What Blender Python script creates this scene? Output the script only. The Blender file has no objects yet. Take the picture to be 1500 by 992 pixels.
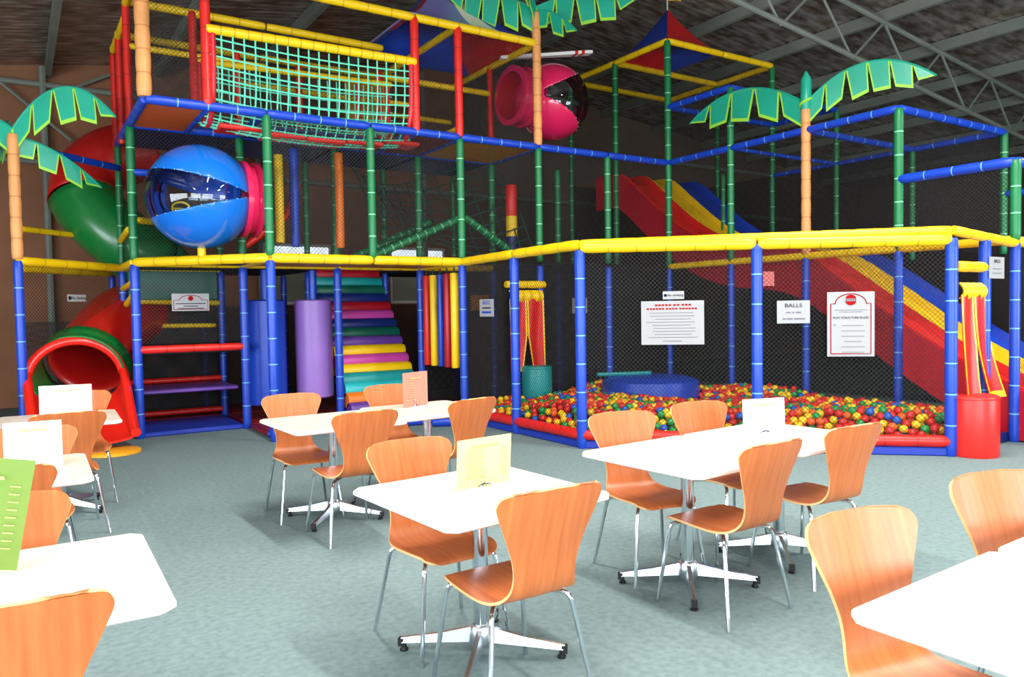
import bpy, bmesh, math, random
import numpy as np
from mathutils import Vector, Matrix
random.seed(7)
rng = np.random.default_rng(7)
col = bpy.context.scene.collection
PI = math.pi
# ------------------------------------------------------------------ camera
F, PITCH, ROLL, YAW, H = 1122.687, -0.037745, -0.016870, 0.574932, 1.566795
fw = np.array([math.sin(YAW)*math.cos(PITCH), math.cos(YAW)*math.cos(PITCH), math.sin(PITCH)])
r0 = np.array([math.cos(YAW), -math.sin(YAW), 0.]); u0 = np.cross(r0, fw)
cr = r0*math.cos(ROLL)+u0*math.sin(ROLL); cu = -r0*math.sin(ROLL)+u0*math.cos(ROLL)
O = np.array([0, 0, H])
def ray(px, py): return cr*(px-750)/F - cu*(py-496)/F + fw
def at_z(px, py, z): d = ray(px, py); return Vector(O + d*(z-H)/d[2])
def at_y(px, py, y): d = ray(px, py); return Vector(O + d*y/d[1])
def at_x(px, py, x): d = ray(px, py); return Vector(O + d*x/d[0])
cam = bpy.data.cameras.new('camera'); cam.sensor_width = 36; cam.lens = F/1500*36; cam.clip_end = 200
co = bpy.data.objects.new('camera', cam); col.objects.link(co)
co.matrix_world = Matrix(((cr[0], cu[0], -fw[0], 0), (cr[1], cu[1], -fw[1], 0), (cr[2], cu[2], -fw[2], H), (0, 0, 0, 1)))
bpy.context.scene.camera = co
# structure grid
X0, Y0, M, Z1, Z2 = 1.2938, 10.7493, 1.33182, 2.2431, 3.9787
Z3L, Z3R = 5.50, 6.0
def G(i, j, z=0.): return Vector((X0+i*M, Y0+j*M, z))
# ------------------------------------------------------------------ materials
def lin(c):
    return tuple(((v/255)/12.92 if v/255 <= .04045 else ((v/255+.055)/1.055)**2.4) for v in c)
MATS = {}
def mat(name, rgb, rough=.5, metal=0., coat=0., noise=0., nscale=8., bump=0., bscale=60., stretch=None, second=None, spec=.5):
    if name in MATS: return MATS[name]
    m = bpy.data.materials.new(name); m.use_nodes = True; nt = m.node_tree; b = nt.nodes['Principled BSDF']
    c = lin(rgb) + (1,)
    b.inputs['Base Color'].default_value = c; b.inputs['Roughness'].default_value = rough; b.inputs['Metallic'].default_value = metal
    b.inputs['Coat Weight'].default_value = coat; b.inputs['Coat Roughness'].default_value = .15
    b.inputs['Specular IOR Level'].default_value = spec
    tc = nt.nodes.new('ShaderNodeTexCoord'); mp = nt.nodes.new('ShaderNodeMapping'); nt.links.new(tc.outputs['Object'], mp.inputs['Vector'])
    if stretch: mp.inputs['Scale'].default_value = stretch
    if noise or second:
        n = nt.nodes.new('ShaderNodeTexNoise'); n.inputs['Scale'].default_value = nscale; n.inputs['Detail'].default_value = 5
        nt.links.new(mp.outputs['Vector'], n.inputs['Vector'])
        mr = nt.nodes.new('ShaderNodeMapRange'); mr.inputs['From Min'].default_value = .3; mr.inputs['From Max'].default_value = .7
        nt.links.new(n.outputs['Fac'], mr.inputs['Value'])
        mx = nt.nodes.new('ShaderNodeMix'); mx.data_type = 'RGBA'
        nt.links.new(mr.outputs['Result'], mx.inputs[0])
        mx.inputs[6].default_value = c
        mx.inputs[7].default_value = (lin(second)+(1,)) if second else tuple(v*(1-noise) for v in c[:3])+(1,)
        nt.links.new(mx.outputs[2], b.inputs['Base Color'])
    if bump:
        n2 = nt.nodes.new('ShaderNodeTexNoise'); n2.inputs['Scale'].default_value = bscale; n2.inputs['Detail'].default_value = 4
        nt.links.new(mp.outputs['Vector'], n2.inputs['Vector'])
        bp = nt.nodes.new('ShaderNodeBump'); bp.inputs['Strength'].default_value = bump; bp.inputs['Distance'].default_value = .01
        nt.links.new(n2.outputs['Fac'], bp.inputs['Height']); nt.links.new(bp.outputs['Normal'], b.inputs['Normal'])
    MATS[name] = m; return m
def vinyl(name, rgb): return mat(name, rgb, rough=.38, noise=.10, nscale=3, bump=.15, bscale=14)
BLUE = vinyl('blue vinyl', (22, 68, 190)); BTIE = mat('pale blue cable tie', (110, 175, 235), .4)
GREEN = vinyl('green vinyl', (16, 118, 66)); GTIE = mat('pale green cable tie', (130, 215, 165), .4)
YEL = vinyl('yellow vinyl', (250, 205, 14)); YTIE = mat('ochre seam', (205, 150, 10), .5)
RED = vinyl('red vinyl', (222, 36, 28)); RTIE = mat('dark red seam', (175, 24, 20), .5)
ORANGE = vinyl('orange vinyl', (240, 122, 26)); PURPLE = vinyl('purple vinyl', (150, 110, 195)); TEAL = vinyl('teal vinyl', (24, 150, 150))
DGREEN = vinyl('dark green vinyl', (14, 92, 74)); NAVY = vinyl('navy vinyl', (20, 40, 110)); PINK = vinyl('pink vinyl', (205, 70, 165))
CRIMSON = vinyl('crimson vinyl', (180, 20, 40)); VIOLET = vinyl('violet vinyl', (100, 60, 150)); CYAN = vinyl('cyan vinyl', (40, 185, 190))
PEACH = mat('bamboo sleeve', (232, 158, 92), .5, noise=.18, nscale=4); PTIE = mat('bamboo joint', (190, 112, 58), .6)
LEAF = mat('teal leaf vinyl', (30, 165, 135), .3, noise=.15, nscale=3); LIME = mat('lime piping', (150, 210, 60), .45)
BLACK = mat('black rubber', (16, 16, 18), .5)
def wood(name, c1, c2, coat, sx=26):
    m = mat(name, c1, .42, coat=coat, second=c2, nscale=1.6, stretch=(sx, 1.6, 1.6)); return m
CHAIRW = wood('orange beech ply', (200, 112, 58), (176, 90, 42), .05, 22)
PLYEDGE = mat('pale ply edge', (226, 172, 112), .5)
TOPW = wood('pale beech laminate', (226, 214, 200), (214, 200, 184), .1, 9)
TOPEDGE = mat('cream table edge', (244, 236, 226), .4)
CHROME = mat('chrome', (215, 220, 226), .12, metal=1.)
CAST = mat('polished aluminium', (205, 210, 215), .28, metal=1.)
CARPET = mat('grey green carpet', (128, 147, 147), .95, second=(110, 130, 131), nscale=26, bump=.5, bscale=300, spec=.1)
STEEL = mat('painted grey steel', (136, 142, 130), .6, noise=.2, nscale=2)
PAPER = mat('white paper', (222, 222, 226), .5); SIGNP = mat('matt white sign board', (158, 158, 160), .7, spec=.2)
def net_mat(name, rgb, pitch, width, rough=.7):
    m = bpy.data.materials.new(name); m.use_nodes = True; nt = m.node_tree; N = nt.nodes; L = nt.links
    b = N['Principled BSDF']; b.inputs['Base Color'].default_value = lin(rgb)+(1,); b.inputs['Roughness'].default_value = rough
    uv = N.new('ShaderNodeUVMap'); sp = N.new('ShaderNodeSeparateXYZ'); L.new(uv.outputs['UV'], sp.inputs['Vector'])
    res = []
    for op in ('ADD', 'SUBTRACT'):
        a = N.new('ShaderNodeMath'); a.operation = op; L.new(sp.outputs['X'], a.inputs[0]); L.new(sp.outputs['Y'], a.inputs[1])
        d = N.new('ShaderNodeMath'); d.operation = 'DIVIDE'; L.new(a.outputs[0], d.inputs[0]); d.inputs[1].default_value = pitch*1.414
        f = N.new('ShaderNodeMath'); f.operation = 'FRACT'; L.new(d.outputs[0], f.inputs[0])
        g = N.new('ShaderNodeMath'); g.operation = 'LESS_THAN'; L.new(f.outputs[0], g.inputs[0]); g.inputs[1].default_value = width
        res.append(g)
    mx = N.new('ShaderNodeMath'); mx.operation = 'MAXIMUM'; L.new(res[0].outputs[0], mx.inputs[0]); L.new(res[1].outputs[0], mx.inputs[1])
    L.new(mx.outputs[0], b.inputs['Alpha'])
    MATS[name] = m; return m
NET = net_mat('black safety netting', (15, 13, 13), .034, .13)
NETSHADE = net_mat('dark netting and interior shade', (12, 10, 12), .026, .46)  # dense sheets, mostly added to put shade inside the play structure
def clear_mat():
    m = bpy.data.materials.new('clear acrylic'); m.use_nodes = True; nt = m.node_tree; N = nt.nodes; L = nt.links
    N.remove(N['Principled BSDF']); t = N.new('ShaderNodeBsdfTransparent'); t.inputs[0].default_value = (.72, .80, .92, 1)
    g = N.new('ShaderNodeBsdfGlossy'); g.inputs['Roughness'].default_value = .03; fr = N.new('ShaderNodeFresnel'); fr.inputs[0].default_value = 1.6
    s = N.new('ShaderNodeMixShader'); L.new(fr.outputs[0], s.inputs[0]); L.new(t.outputs[0], s.inputs[1]); L.new(g.outputs[0], s.inputs[2])
    L.new(s.outputs[0], N['Material Output'].inputs[0]); return m
CLEAR = clear_mat()
# ------------------------------------------------------------------ helpers
def tag(o, label=None, cat=None, group=None, kind=None):
    if label: o['label'] = label
    if cat: o['category'] = cat
    if group: o['group'] = group
    if kind: o['kind'] = kind
    return o
def empty(name, loc=(0, 0, 0), rz=0., label=None, cat=None, group=None):
    o = bpy.data.objects.new(name, None); col.objects.link(o); o.location = loc; o.rotation_euler = (0, 0, rz)
    o.empty_display_size = .1
    return tag(o, label, cat, group)
def frame(d):
    d = Vector(d).normalized(); a = Vector((0, 0, 1)) if abs(d.z) < .95 else Vector((1, 0, 0))
    s = d.cross(a).normalized(); return s, s.cross(d).normalized()
class MB:
    def __init__(s): s.v = []; s.f = []; s.m = []; s.uv = {}
    def add(s, vs, fs, mi=0):
        o = len(s.v); s.v += [tuple(v) for v in vs]; s.f += [tuple(o+k for k in f) for f in fs]; s.m += [mi]*len(fs)
    def box(s, c, d, mi=0, rz=0., bev=0.):
        c = Vector(c); hx, hy, hz = d[0]/2, d[1]/2, d[2]/2; R = Matrix.Rotation(rz, 3, 'Z')
        if bev <= 0:
            vs = [c+R@Vector((x, y, z)) for z in (-hz, hz) for x, y in ((-hx, -hy), (hx, -hy), (hx, hy), (-hx, hy))]
            s.add(vs, [(3, 2, 1, 0), (4, 5, 6, 7), (0, 1, 5, 4), (1, 2, 6, 5), (2, 3, 7, 6), (3, 0, 4, 7)], mi)
        else:
            b = min(bev, hx*.9, hy*.9, hz*.9); ring = []
            for (zz, k) in ((-hz, b), (-hz+b, 0), (hz-b, 0), (hz, b)):
                r = []
                for sx, sy in ((-1, -1), (1, -1), (1, 1), (-1, 1)):
                    pts = [(sx*(hx-k), sy*(hy-b-k*.0)), (sx*(hx-b), sy*(hy-k))]
                    if sx*sy > 0: pts = pts
                    if sx*sy < 0: pts = pts[::-1]
                    r += pts if (sx*sy > 0) else pts
                ring.append([c+R@Vector((x, y, zz)) for x, y in r])
            n = 8; vs = sum(ring, []); fs = []
            for q in range(3):
                for k in range(n): fs.append((q*n+k, q*n+(k+1) % n, (q+1)*n+(k+1) % n, (q+1)*n+k))
            fs.append(tuple(range(n-1, -1, -1))); fs.append(tuple(3*n+k for k in range(n)))
            s.add(vs, fs, mi)
    def quad(s, pts, mi=0): s.add(pts, [tuple(range(len(pts)))], mi)
    def sweep(s, pts, rad, n=10, mi=0, mis=None, cap=True, sx=1., up=None):
        pts = [Vector(p) for p in pts]; k = len(pts); rad = rad if hasattr(rad, '__len__') else [rad]*k
        vs = []; pa = None
        for i, p in enumerate(pts):
            d = (pts[min(i+1, k-1)]-pts[max(i-1, 0)])
            if d.length < 1e-9: d = Vector((0, 0, 1))
            d.normalize()
            if pa is None: a, b = frame(d) if up is None else (d.cross(Vector(up)).normalized(), d.cross(Vector(up)).normalized().cross(d))
            else:
                a = (pa - d*pa.dot(d)).normalized(); b = a.cross(d)
            pa = a
            for q in range(n):
                t = 2*PI*q/n; vs.append(p+(a*math.cos(t)*sx+b*math.sin(t))*rad[i])
        o = len(s.v); s.v += [tuple(v) for v in vs]
        for i in range(k-1):
            for q in range(n):
                s.f.append((o+i*n+q, o+i*n+(q+1) % n, o+(i+1)*n+(q+1) % n, o+(i+1)*n+q)); s.m.append(mis[i] if mis else mi)
        if cap:
            s.f.append(tuple(o+q for q in range(n-1, -1, -1))); s.m.append(mis[0] if mis else mi)
            s.f.append(tuple(o+(k-1)*n+q for q in range(n))); s.m.append(mis[-1] if mis else mi)
    def padded(s, p0, p1, r, step=.3, n=14, tie=.007, bulge=.05, phase=.5):
        """foam sleeve with cable-tie bands: slot 0 vinyl, slot 1 tie"""
        p0, p1 = Vector(p0), Vector(p1); L = (p1-p0).length; c = max(1, int(round(L/step))); st = L/c; d = (p1-p0)/L
        pts = [p0, p0+d*min(.012, L/4)]; rr = [r*.8, r*.95]; mi = [0]
        for i in range(c):
            a = i*st; 
            if i: pts += [p0+d*(a-tie), p0+d*(a+tie)]; rr += [r*.985, r*.985]; mi += [0, 1]
            pts += [p0+d*(a+st*.3), p0+d*(a+st*.7)]; rr += [r*(1+bulge*.6), r*(1+bulge*.6)]; mi += [0, 0]
        pts += [p1-d*min(.012, L/4), p1]; rr += [r*.95, r*.8]; mi += [0, 0]
        s.sweep(pts, rr, n, mis=mi)
    def sphere(s, c, r, n=16, m=10, mi=0, sz=1.):
        c = Vector(c); vs = [c+Vector((0, 0, r*sz))]; 
        for a in range(1, m):
            for b in range(n): t = PI*a/m; u = 2*PI*b/n; vs.append(c+Vector((r*math.sin(t)*math.cos(u), r*math.sin(t)*math.sin(u), r*sz*math.cos(t))))
        vs.append(c-Vector((0, 0, r*sz))); fs = [(0, 1+b, 1+(b+1) % n) for b in range(n)]
        for a in range(m-2):
            for b in range(n): fs.append((1+a*n+b, 1+(a+1)*n+b, 1+(a+1)*n+(b+1) % n, 1+a*n+(b+1) % n))
        e = len(vs)-1; fs += [(e, 1+(m-2)*n+(b+1) % n, 1+(m-2)*n+b) for b in range(n)]
        s.add(vs, fs, mi)
    def extrude(s, poly, off, mi=0, rim=None):
        """poly: list of 3D points; off: thickness vector (centred)"""
        off = Vector(off)/2; n = len(poly); a = [Vector(p)+off for p in poly]; b = [Vector(p)-off for p in poly]
        s.add(a+b, [tuple(range(n)), tuple(range(2*n-1, n-1, -1))], mi)
        s.add(a+b, [(k, n+k, n+(k+1) % n, (k+1) % n) for k in range(n)], mi if rim is None else rim)
    def sheet(s, P, th, mi=0, rim=None, mfun=None):
        """grid of points P[i][j] thickened along its normals"""
        ni, nj = len(P), len(P[0]); Q = np.array([[tuple(p) for p in row] for row in P], float)
        du = np.gradient(Q, axis=0); dv = np.gradient(Q, axis=1); nn = np.cross(du, dv); nn /= np.maximum(1e-9, np.linalg.norm(nn, axis=2))[..., None]
        A = (Q+nn*th/2).reshape(-1, 3); B = (Q-nn*th/2).reshape(-1, 3); o = len(s.v); s.v += [tuple(x) for x in A]+[tuple(x) for x in B]; K = ni*nj
        for i in range(ni-1):
            for j in range(nj-1):
                a, b, c, d = i*nj+j, (i+1)*nj+j, (i+1)*nj+j+1, i*nj+j+1; mm = mfun(i, j) if mfun else mi
                s.f += [(o+a, o+b, o+c, o+d), (o+K+d, o+K+c, o+K+b, o+K+a)]; s.m += [mm, mm]
        rim = mi if rim is None else rim
        bd = [i*nj for i in range(ni)]+[(ni-1)*nj+j for j in range(1, nj)]+[i*nj+nj-1 for i in range(ni-2, -1, -1)]+[j for j in range(nj-2, 0, -1)]
        for k in range(len(bd)):
            a, b = bd[k], bd[(k+1) % len(bd)]; s.f.append((o+a, o+K+a, o+K+b, o+b)); s.m.append(rim)
    def build(s, name, mats, parent=None, smooth=True, sharp=.7, **kw):
        me = bpy.data.meshes.new(name); me.from_pydata(s.v, [], s.f)
        for m in (mats if isinstance(mats, (list, tuple)) else [mats]): me.materials.append(m)
        me.polygons.foreach_set('material_index', s.m); me.polygons.foreach_set('use_smooth', [smooth]*len(s.f)); me.update()
        if smooth:
            try: me.set_sharp_from_angle(angle=sharp)
            except Exception: pass
        o = bpy.data.objects.new(name, me); col.objects.link(o)
        if parent: o.parent = parent
        return tag(o, **kw)
def netpanel(pts, parent, m=None, name='net'):
    """quad of netting with metre UVs"""
    pts = [Vector(p) for p in pts]; me = bpy.data.meshes.new(name); n = len(pts); me.from_pydata([tuple(p) for p in pts], [], [tuple(range(n))])
    u = (pts[1]-pts[0]).normalized(); nn = u.cross(pts[-1]-pts[0]).normalized(); w = nn.cross(u); l = me.uv_layers.new(name='UVMap')
    for k in range(n): l.data[k].uv = ((pts[k]-pts[0]).dot(u), (pts[k]-pts[0]).dot(w))
    me.materials.append(m or NET); o = bpy.data.objects.new(name, me); col.objects.link(o); o.parent = parent; return o
def post(parent, i, j, z0, z1, mats=(BLUE, BTIE), r=.052, name='post'):
    b = MB(); b.padded(G(i, j, z0), G(i, j, z1), r); return b.build(name, mats, parent)
def beam(parent, a, c, mats=(YEL, YTIE), r=.055, name='beam', sag=0.):
    b = MB(); a, c = Vector(a), Vector(c); d = (c-a).normalized()*.012; b.padded(a+d, c-d, r, step=.32); return b.build(name, mats, parent)
def copy_tree(o, parent=None):
    c = o.copy(); col.objects.link(c); c.parent = parent
    for k in ('label', 'group'): 
        if k in c: del c[k]
    for ch in [x for x in list(bpy.data.objects) if x.parent == o]: copy_tree(ch, c)
    return c
KIDS = {}
def kids(o): return [x for x in bpy.data.objects if x.parent == o]
def txt(s, size, parent, loc, rot, m, name='lettering', align='CENTER', sx=1.):
    c = bpy.data.curves.new(name, 'FONT'); c.body = s; c.size = size; c.align_x = align; c.align_y = 'CENTER'; c.extrude = .0006
    c.materials.append(m); o = bpy.data.objects.new(name, c); col.objects.link(o); o.parent = parent; o.location = loc; o.rotation_euler = rot; o.scale = (sx, 1, 1); return o
# ------------------------------------------------------------------ room
RX, RZ = 9.0, 7.34          # ridge
def roof_z(x): return RZ-.155*(RX-x) if x < RX else RZ-.115*(x-RX)
XL, XR, YF, YB = -6.5, 25., -3.2, 16.
def struct(b, name, m): return b.build(name, m, None, smooth=False, kind='structure')
b = MB(); b.box(((XL+XR)/2, (YF+YB)/2, -.1), (XR-XL, YB-YF, .2)); struct(b, 'floor', CARPET)
BROWN = mat('brown wall lining', (158, 106, 74), .8, noise=.25, nscale=1.2)
DARKW = mat('dark wall lining', (112, 92, 76), .8, noise=.25, nscale=1.2)
# back wall with two translucent windows
def wall_with_holes(name, x0, x1, ztop, y, holes, m, axis='x', th=.15):
    b = MB(); xs = sorted({x0, x1, *[h[0] for h in holes], *[h[1] for h in holes]})
    for a, c in zip(xs[:-1], xs[1:]):
        hs = [h for h in holes if h[0] <= a and h[1] >= c]
        segs = []
        z = 0
        for h in sorted(hs, key=lambda q: q[2]): segs.append((z, h[2])); z = h[3]
        top0, top1 = ztop(a), ztop(c); segs.append((z, None))
        for s0, s1 in segs:
            t0, t1 = (top0, top1) if s1 is None else (s1, s1)
            for k in (0,):
                if axis == 'x': pts = [(a, y, s0), (c, y, s0), (c, y, t1), (a, y, t0)]; off = (0, th, 0)
                else: pts = [(y, a, s0), (y, c, s0), (y, c, t1), (y, a, t0)]; off = (th, 0, 0)
                b.extrude(pts, off)
    return struct(b, name, m)
WH = [(4.3, 5.75, 1.75, 3.02), (7.1, 8.5, 1.75, 3.02)]
def zt(x): return roof_z(x)
wall_with_holes('wall_back', XL, RX, zt, YB, WH, BROWN)
b = MB(); b.extrude([(RX, YB, 0), (XR, YB, 0), (XR, YB, zt(XR)), (RX, YB, RZ)], (0, .15, 0)); struct(b, 'wall_back', DARKW)
FH = [(-5.5, -.3, .5, 3.0), (.3, 5.5, .5, 3.0), (6.2, 11.5, .5, 3.0)]
CREAMW = mat('pale wall paint', (200, 190, 175), .8)
b = wall_with_holes('wall_front', XL, RX, zt, YF, [h for h in FH[:2]], CREAMW)
wall_with_holes('wall_front', RX, XR, zt, YF, [(9.5, 14, .5, 3.)], CREAMW)
LH = [(-2.0, 7.5, .6, 3.0)]
wall_with_holes('wall_left', YF, YB, lambda y: zt(XL), XL, LH, BROWN, axis='y')
wall_with_holes('wall_right', YF, YB, lambda y: zt(XR), XR, [], DARKW, axis='y')
FRAME = mat('white window frame', (225, 225, 220), .5)
PANE = mat('frosted window panel', (225, 235, 235), .4)
pb = PANE.node_tree.nodes['Principled BSDF']; pb.inputs['Emission Color'].default_value = (.82, .92, 1, 1); pb.inputs['Emission Strength'].default_value = 1.1
def window(n, p0, p1, z0, z1, pane=None):
    e = empty('window_%d' % n, ((p0[0]+p1[0])/2, (p0[1]+p1[1])/2, z0)); e['kind'] = 'structure'
    b = MB(); p0, p1 = Vector((p0[0], p0[1], 0)), Vector((p1[0], p1[1], 0)); L = (p1-p0).length; d = (p1-p0)/L; rz = math.atan2(d.y, d.x); c = (p0+p1)/2
    for z in (z0+.03, z1-.03): b.box((c.x-e.location.x, c.y-e.location.y, z-z0), (L, .1, .06), 0, rz)
    k = max(1, round(L/1.3))
    for q in range(k+1):
        p = p0+d*(.03+(L-.06)*q/k); b.box((p.x-e.location.x, p.y-e.location.y, (z1-z0)/2), (.05, .1, z1-z0-.12), 0, rz)
    b.build('window_frame', FRAME, e, smooth=False, kind=None)
    if pane:
        b = MB(); b.box((0, 0, (z1-z0)*.78), (L-.02, .02, (z1-z0)*.42), 0, rz); b.build('window_pane', pane, e, smooth=False)
        b = MB(); b.box((0, 0, (z1-z0)*.29), (L-.02, .02, (z1-z0)*.54), 0, rz); b.build('window_pane', mat('shaded frosted pane', (150, 150, 132), .6), e, smooth=False)  # lower half of the same window, its dimness put into a grey colour
for k, h in enumerate(WH): window(k+1, (h[0], YB), (h[1], YB), h[2], h[3], PANE)
for k, h in enumerate(FH[:2]): window(k+3, (h[0], YF), (h[1], YF), h[2], h[3])
window(5, (9.5, YF), (14, YF), .5, 3.0)
window(6, (XL, LH[0][0]), (XL, LH[0][1]), .6, 3.0)
# roof of reflective insulation foil
def foil():
    m = bpy.data.materials.new('reflective roof foil'); m.use_nodes = True; nt = m.node_tree; N = nt.nodes; L = nt.links; p = N['Principled BSDF']
    p.inputs['Metallic'].default_value = .6; p.inputs['Roughness'].default_value = .17
    tc = N.new('ShaderNodeTexCoord'); mp = N.new('ShaderNodeMapping'); mp.inputs['Scale'].default_value = (1.2, 2.5, 1); L.new(tc.outputs['Object'], mp.inputs['Vector'])
    n = N.new('ShaderNodeTexNoise'); n.inputs['Scale'].default_value = 2.2; n.inputs['Detail'].default_value = 6; L.new(mp.outputs['Vector'], n.inputs['Vector'])
    w = N.new('ShaderNodeTexWave'); w.wave_type = 'BANDS'; w.bands_direction = 'Y'; w.inputs['Scale'].default_value = 2.0; w.inputs['Distortion'].default_value = 1.5; w.inputs['Detail'].default_value = 2
    L.new(tc.outputs['Object'], w.inputs['Vector'])
    a = N.new('ShaderNodeMath'); a.operation = 'MULTIPLY_ADD'; L.new(w.outputs['Fac'], a.inputs[0]); a.inputs[1].default_value = .35; n3 = N.new('ShaderNodeTexNoise'); n3.inputs['Scale'].default_value = 16; n3.inputs['Detail'].default_value = 3; L.new(tc.outputs['Object'], n3.inputs['Vector']); a2 = N.new('ShaderNodeMath'); a2.operation = 'MULTIPLY_ADD'; L.new(n3.outputs['Fac'], a2.inputs[0]); a2.inputs[1].default_value = .22; L.new(n.outputs['Fac'], a2.inputs[2]); L.new(a2.outputs[0], a.inputs[2])
    bp = N.new('ShaderNodeBump'); bp.inputs['Strength'].default_value = .5; bp.inputs['Distance'].default_value = .05; L.new(a.outputs[0], bp.inputs['Height']); L.new(bp.outputs['Normal'], p.inputs['Normal'])
    cr_ = N.new('ShaderNodeMapRange'); cr_.inputs['From Min'].default_value = .35; cr_.inputs['From Max'].default_value = .65; L.new(n.outputs['Fac'], cr_.inputs['Value'])
    mx = N.new('ShaderNodeMix'); mx.data_type = 'RGBA'; L.new(cr_.outputs[0], mx.inputs[0]); mx.inputs[6].default_value = lin((124, 104, 86))+(1,); mx.inputs[7].default_value = lin((200, 190, 184))+(1,)
    L.new(mx.outputs[2], p.inputs['Base Color']); return m
FOIL = foil()
b = MB()
b.extrude([(XL, YF, roof_z(XL)), (RX, YF, RZ), (RX, YB, RZ), (XL, YB, roof_z(XL))], (0, 0, .06))
b.extrude([(RX, YF, RZ), (XR, YF, roof_z(XR)), (XR, YB, roof_z(XR)), (RX, YB, RZ)], (0, 0, .06))
struct(b, 'ceiling', FOIL)
# purlins (C sections running along y)
rf = empty('roof_purlins', (RX, 6.4, RZ-.1), 0, 'grey steel purlins running under the silver foil of the roof', 'roof beams')
rf['kind'] = 'structure'; rf.name = 'trim_1'
xs = [x for x in (-4.8, -3, -1.2, .6, 2.4, 4.2, 6.0, 7.7)] + [9.42+1.9*k for k in range(8)]
for x in xs:
    b = MB(); z = roof_z(x)-.14; o = Vector((RX, 6.4, RZ-.1))
    b.box(Vector((x, (YF+YB)/2, z))-o, (.016, YB-YF-.2, .2)); b.box(Vector((x+.04, (YF+YB)/2, z-.1))-o, (.09, YB-YF-.2, .014)); b.box(Vector((x+.04, (YF+YB)/2, z+.09))-o, (.09, YB-YF-.2, .014))
    b.build('purlin', STEEL, rf, smooth=False)
# trusses
def truss(Y, xa, xb, lab):
    e = empty('roof_truss', (RX, Y, roof_z(RX)-1), 0, lab, 'roof truss', 'open web roof trusses'); o = Vector((RX, Y, roof_z(RX)-1))
    def T(x): return Vector((x, Y, roof_z(x)-.27))-o
    def B(x): return Vector((x, Y, roof_z(x)-1.17+(.0 if x > RX else .05)))-o
    up = [xa, RX, xb]; b = MB()
    for f, nm in ((T, 'top_chord'), (B, 'bottom_chord')):
        b = MB(); b.sweep([f(xa), f(RX)], .045, 8); b.sweep([f(RX), f(xb)], .045, 8); b.build(nm, STEEL, e)
    k = 0; x = RX
    for sg, lim in ((1, xb), (-1, xa)):
        x = RX+(.42 if sg > 0 else -.4)
        while (x+sg*1.9-lim)*sg < 0:
            b = MB(); b.sweep([T(x), B(x+sg*.95)], .024, 6); b.build('web_strut', STEEL, e)
            b = MB(); b.sweep([B(x+sg*.95), T(x+sg*1.9)], .024, 6); b.build('web_strut', STEEL, e); x += sg*1.9
    return e
truss(8., XL+.2, XR-.2, 'grey open web steel truss sloping down across the foil roof at upper right')
# light truss and girts on the back wall
e = empty('wall_truss', (0, YB-.25, 4), 0, 'grey steel girts and diagonal braces against the brown back wall', 'wall framing'); o = Vector((0, YB-.25, 4))
for z in (5.62, 4.28):
    b = MB(); b.sweep([Vector((XL+.2, YB-.25, z))-o, Vector((RX+12, YB-.25, z))-o], .05, 8); b.build('girt', STEEL, e)
for x in (-3, .55, 4.2, 7.9): 
    b = MB(); b.sweep([Vector((x, YB-.25, 0))-o, Vector((x, YB-.25, roof_z(x)-.1))-o], .06, 8); b.build('column', STEEL, e)
for a, c, za, zb in ((-.1, .95, 5.6, 4.7), (1.0, 1.6, 5.62, 5.95), (1.6, 2.3, 5.95, 5.62), (-1.6, -.6, 5.6, 4.6)):
    b = MB(); b.sweep([Vector((a, YB-.25, za))-o, Vector((c, YB-.25, zb))-o], .03, 6); b.build('brace', STEEL, e)
# ------------------------------------------------------------------ chairs
PROF = [(.238, .432), (.232, .443), (.20, .452), (.13, .456), (.05, .453), (-.04, .447), (-.12, .444), (-.18, .452), (-.222, .474), (-.248, .510), (-.263, .555), (-.276, .61), (-.294, .67), (-.315, .73), (-.334, .785)]
PROF = [(y, z if z < .5 else .5+(z-.5)*1.09) for y, z in PROF]+[(-.345, .846), (-.352, .868), (-.358, .887), (-.3615, .899), (-.3635, .907), (-.3645, .910)]
WID = [.125, .160, .190, .210, .216, .214, .205, .188, .166, .148, .142, .150, .172, .200, .226, .239, .237, .226, .210, .190, .160]
def catmull(P, k):
    out = []; n = len(P)
    for i in range(n-1):
        p0, p1, p2, p3 = [np.array(P[max(0, min(n-1, i+d))], float) for d in (-1, 0, 1, 2)]
        for s in range(k):
            t = s/k; out.append(.5*((2*p1)+(-p0+p2)*t+(2*p0-5*p1+4*p2-p3)*t*t+(-p0+3*p1-3*p2+p3)*t**3))
    out.append(np.array(P[-1], float)); return out
def tube_path(pts, r, n=8, k=5, corner=.05):
    """polyline with rounded corners"""
    pts = [Vector(p) for p in pts]; out = [pts[0]]
    for i in range(1, len(pts)-1):
        a = pts[i]+(pts[i-1]-pts[i]).normalized()*min(corner, (pts[i-1]-pts[i]).length*.45); c = pts[i]+(pts[i+1]-pts[i]).normalized()*min(corner, (pts[i+1]-pts[i]).length*.45)
        for q in range(k+1):
            t = q/k; out.append(a*(1-t)**2+pts[i]*2*t*(1-t)+c*t*t)
    out.append(pts[-1]); b = MB(); b.sweep(out, r, n); return b
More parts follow.
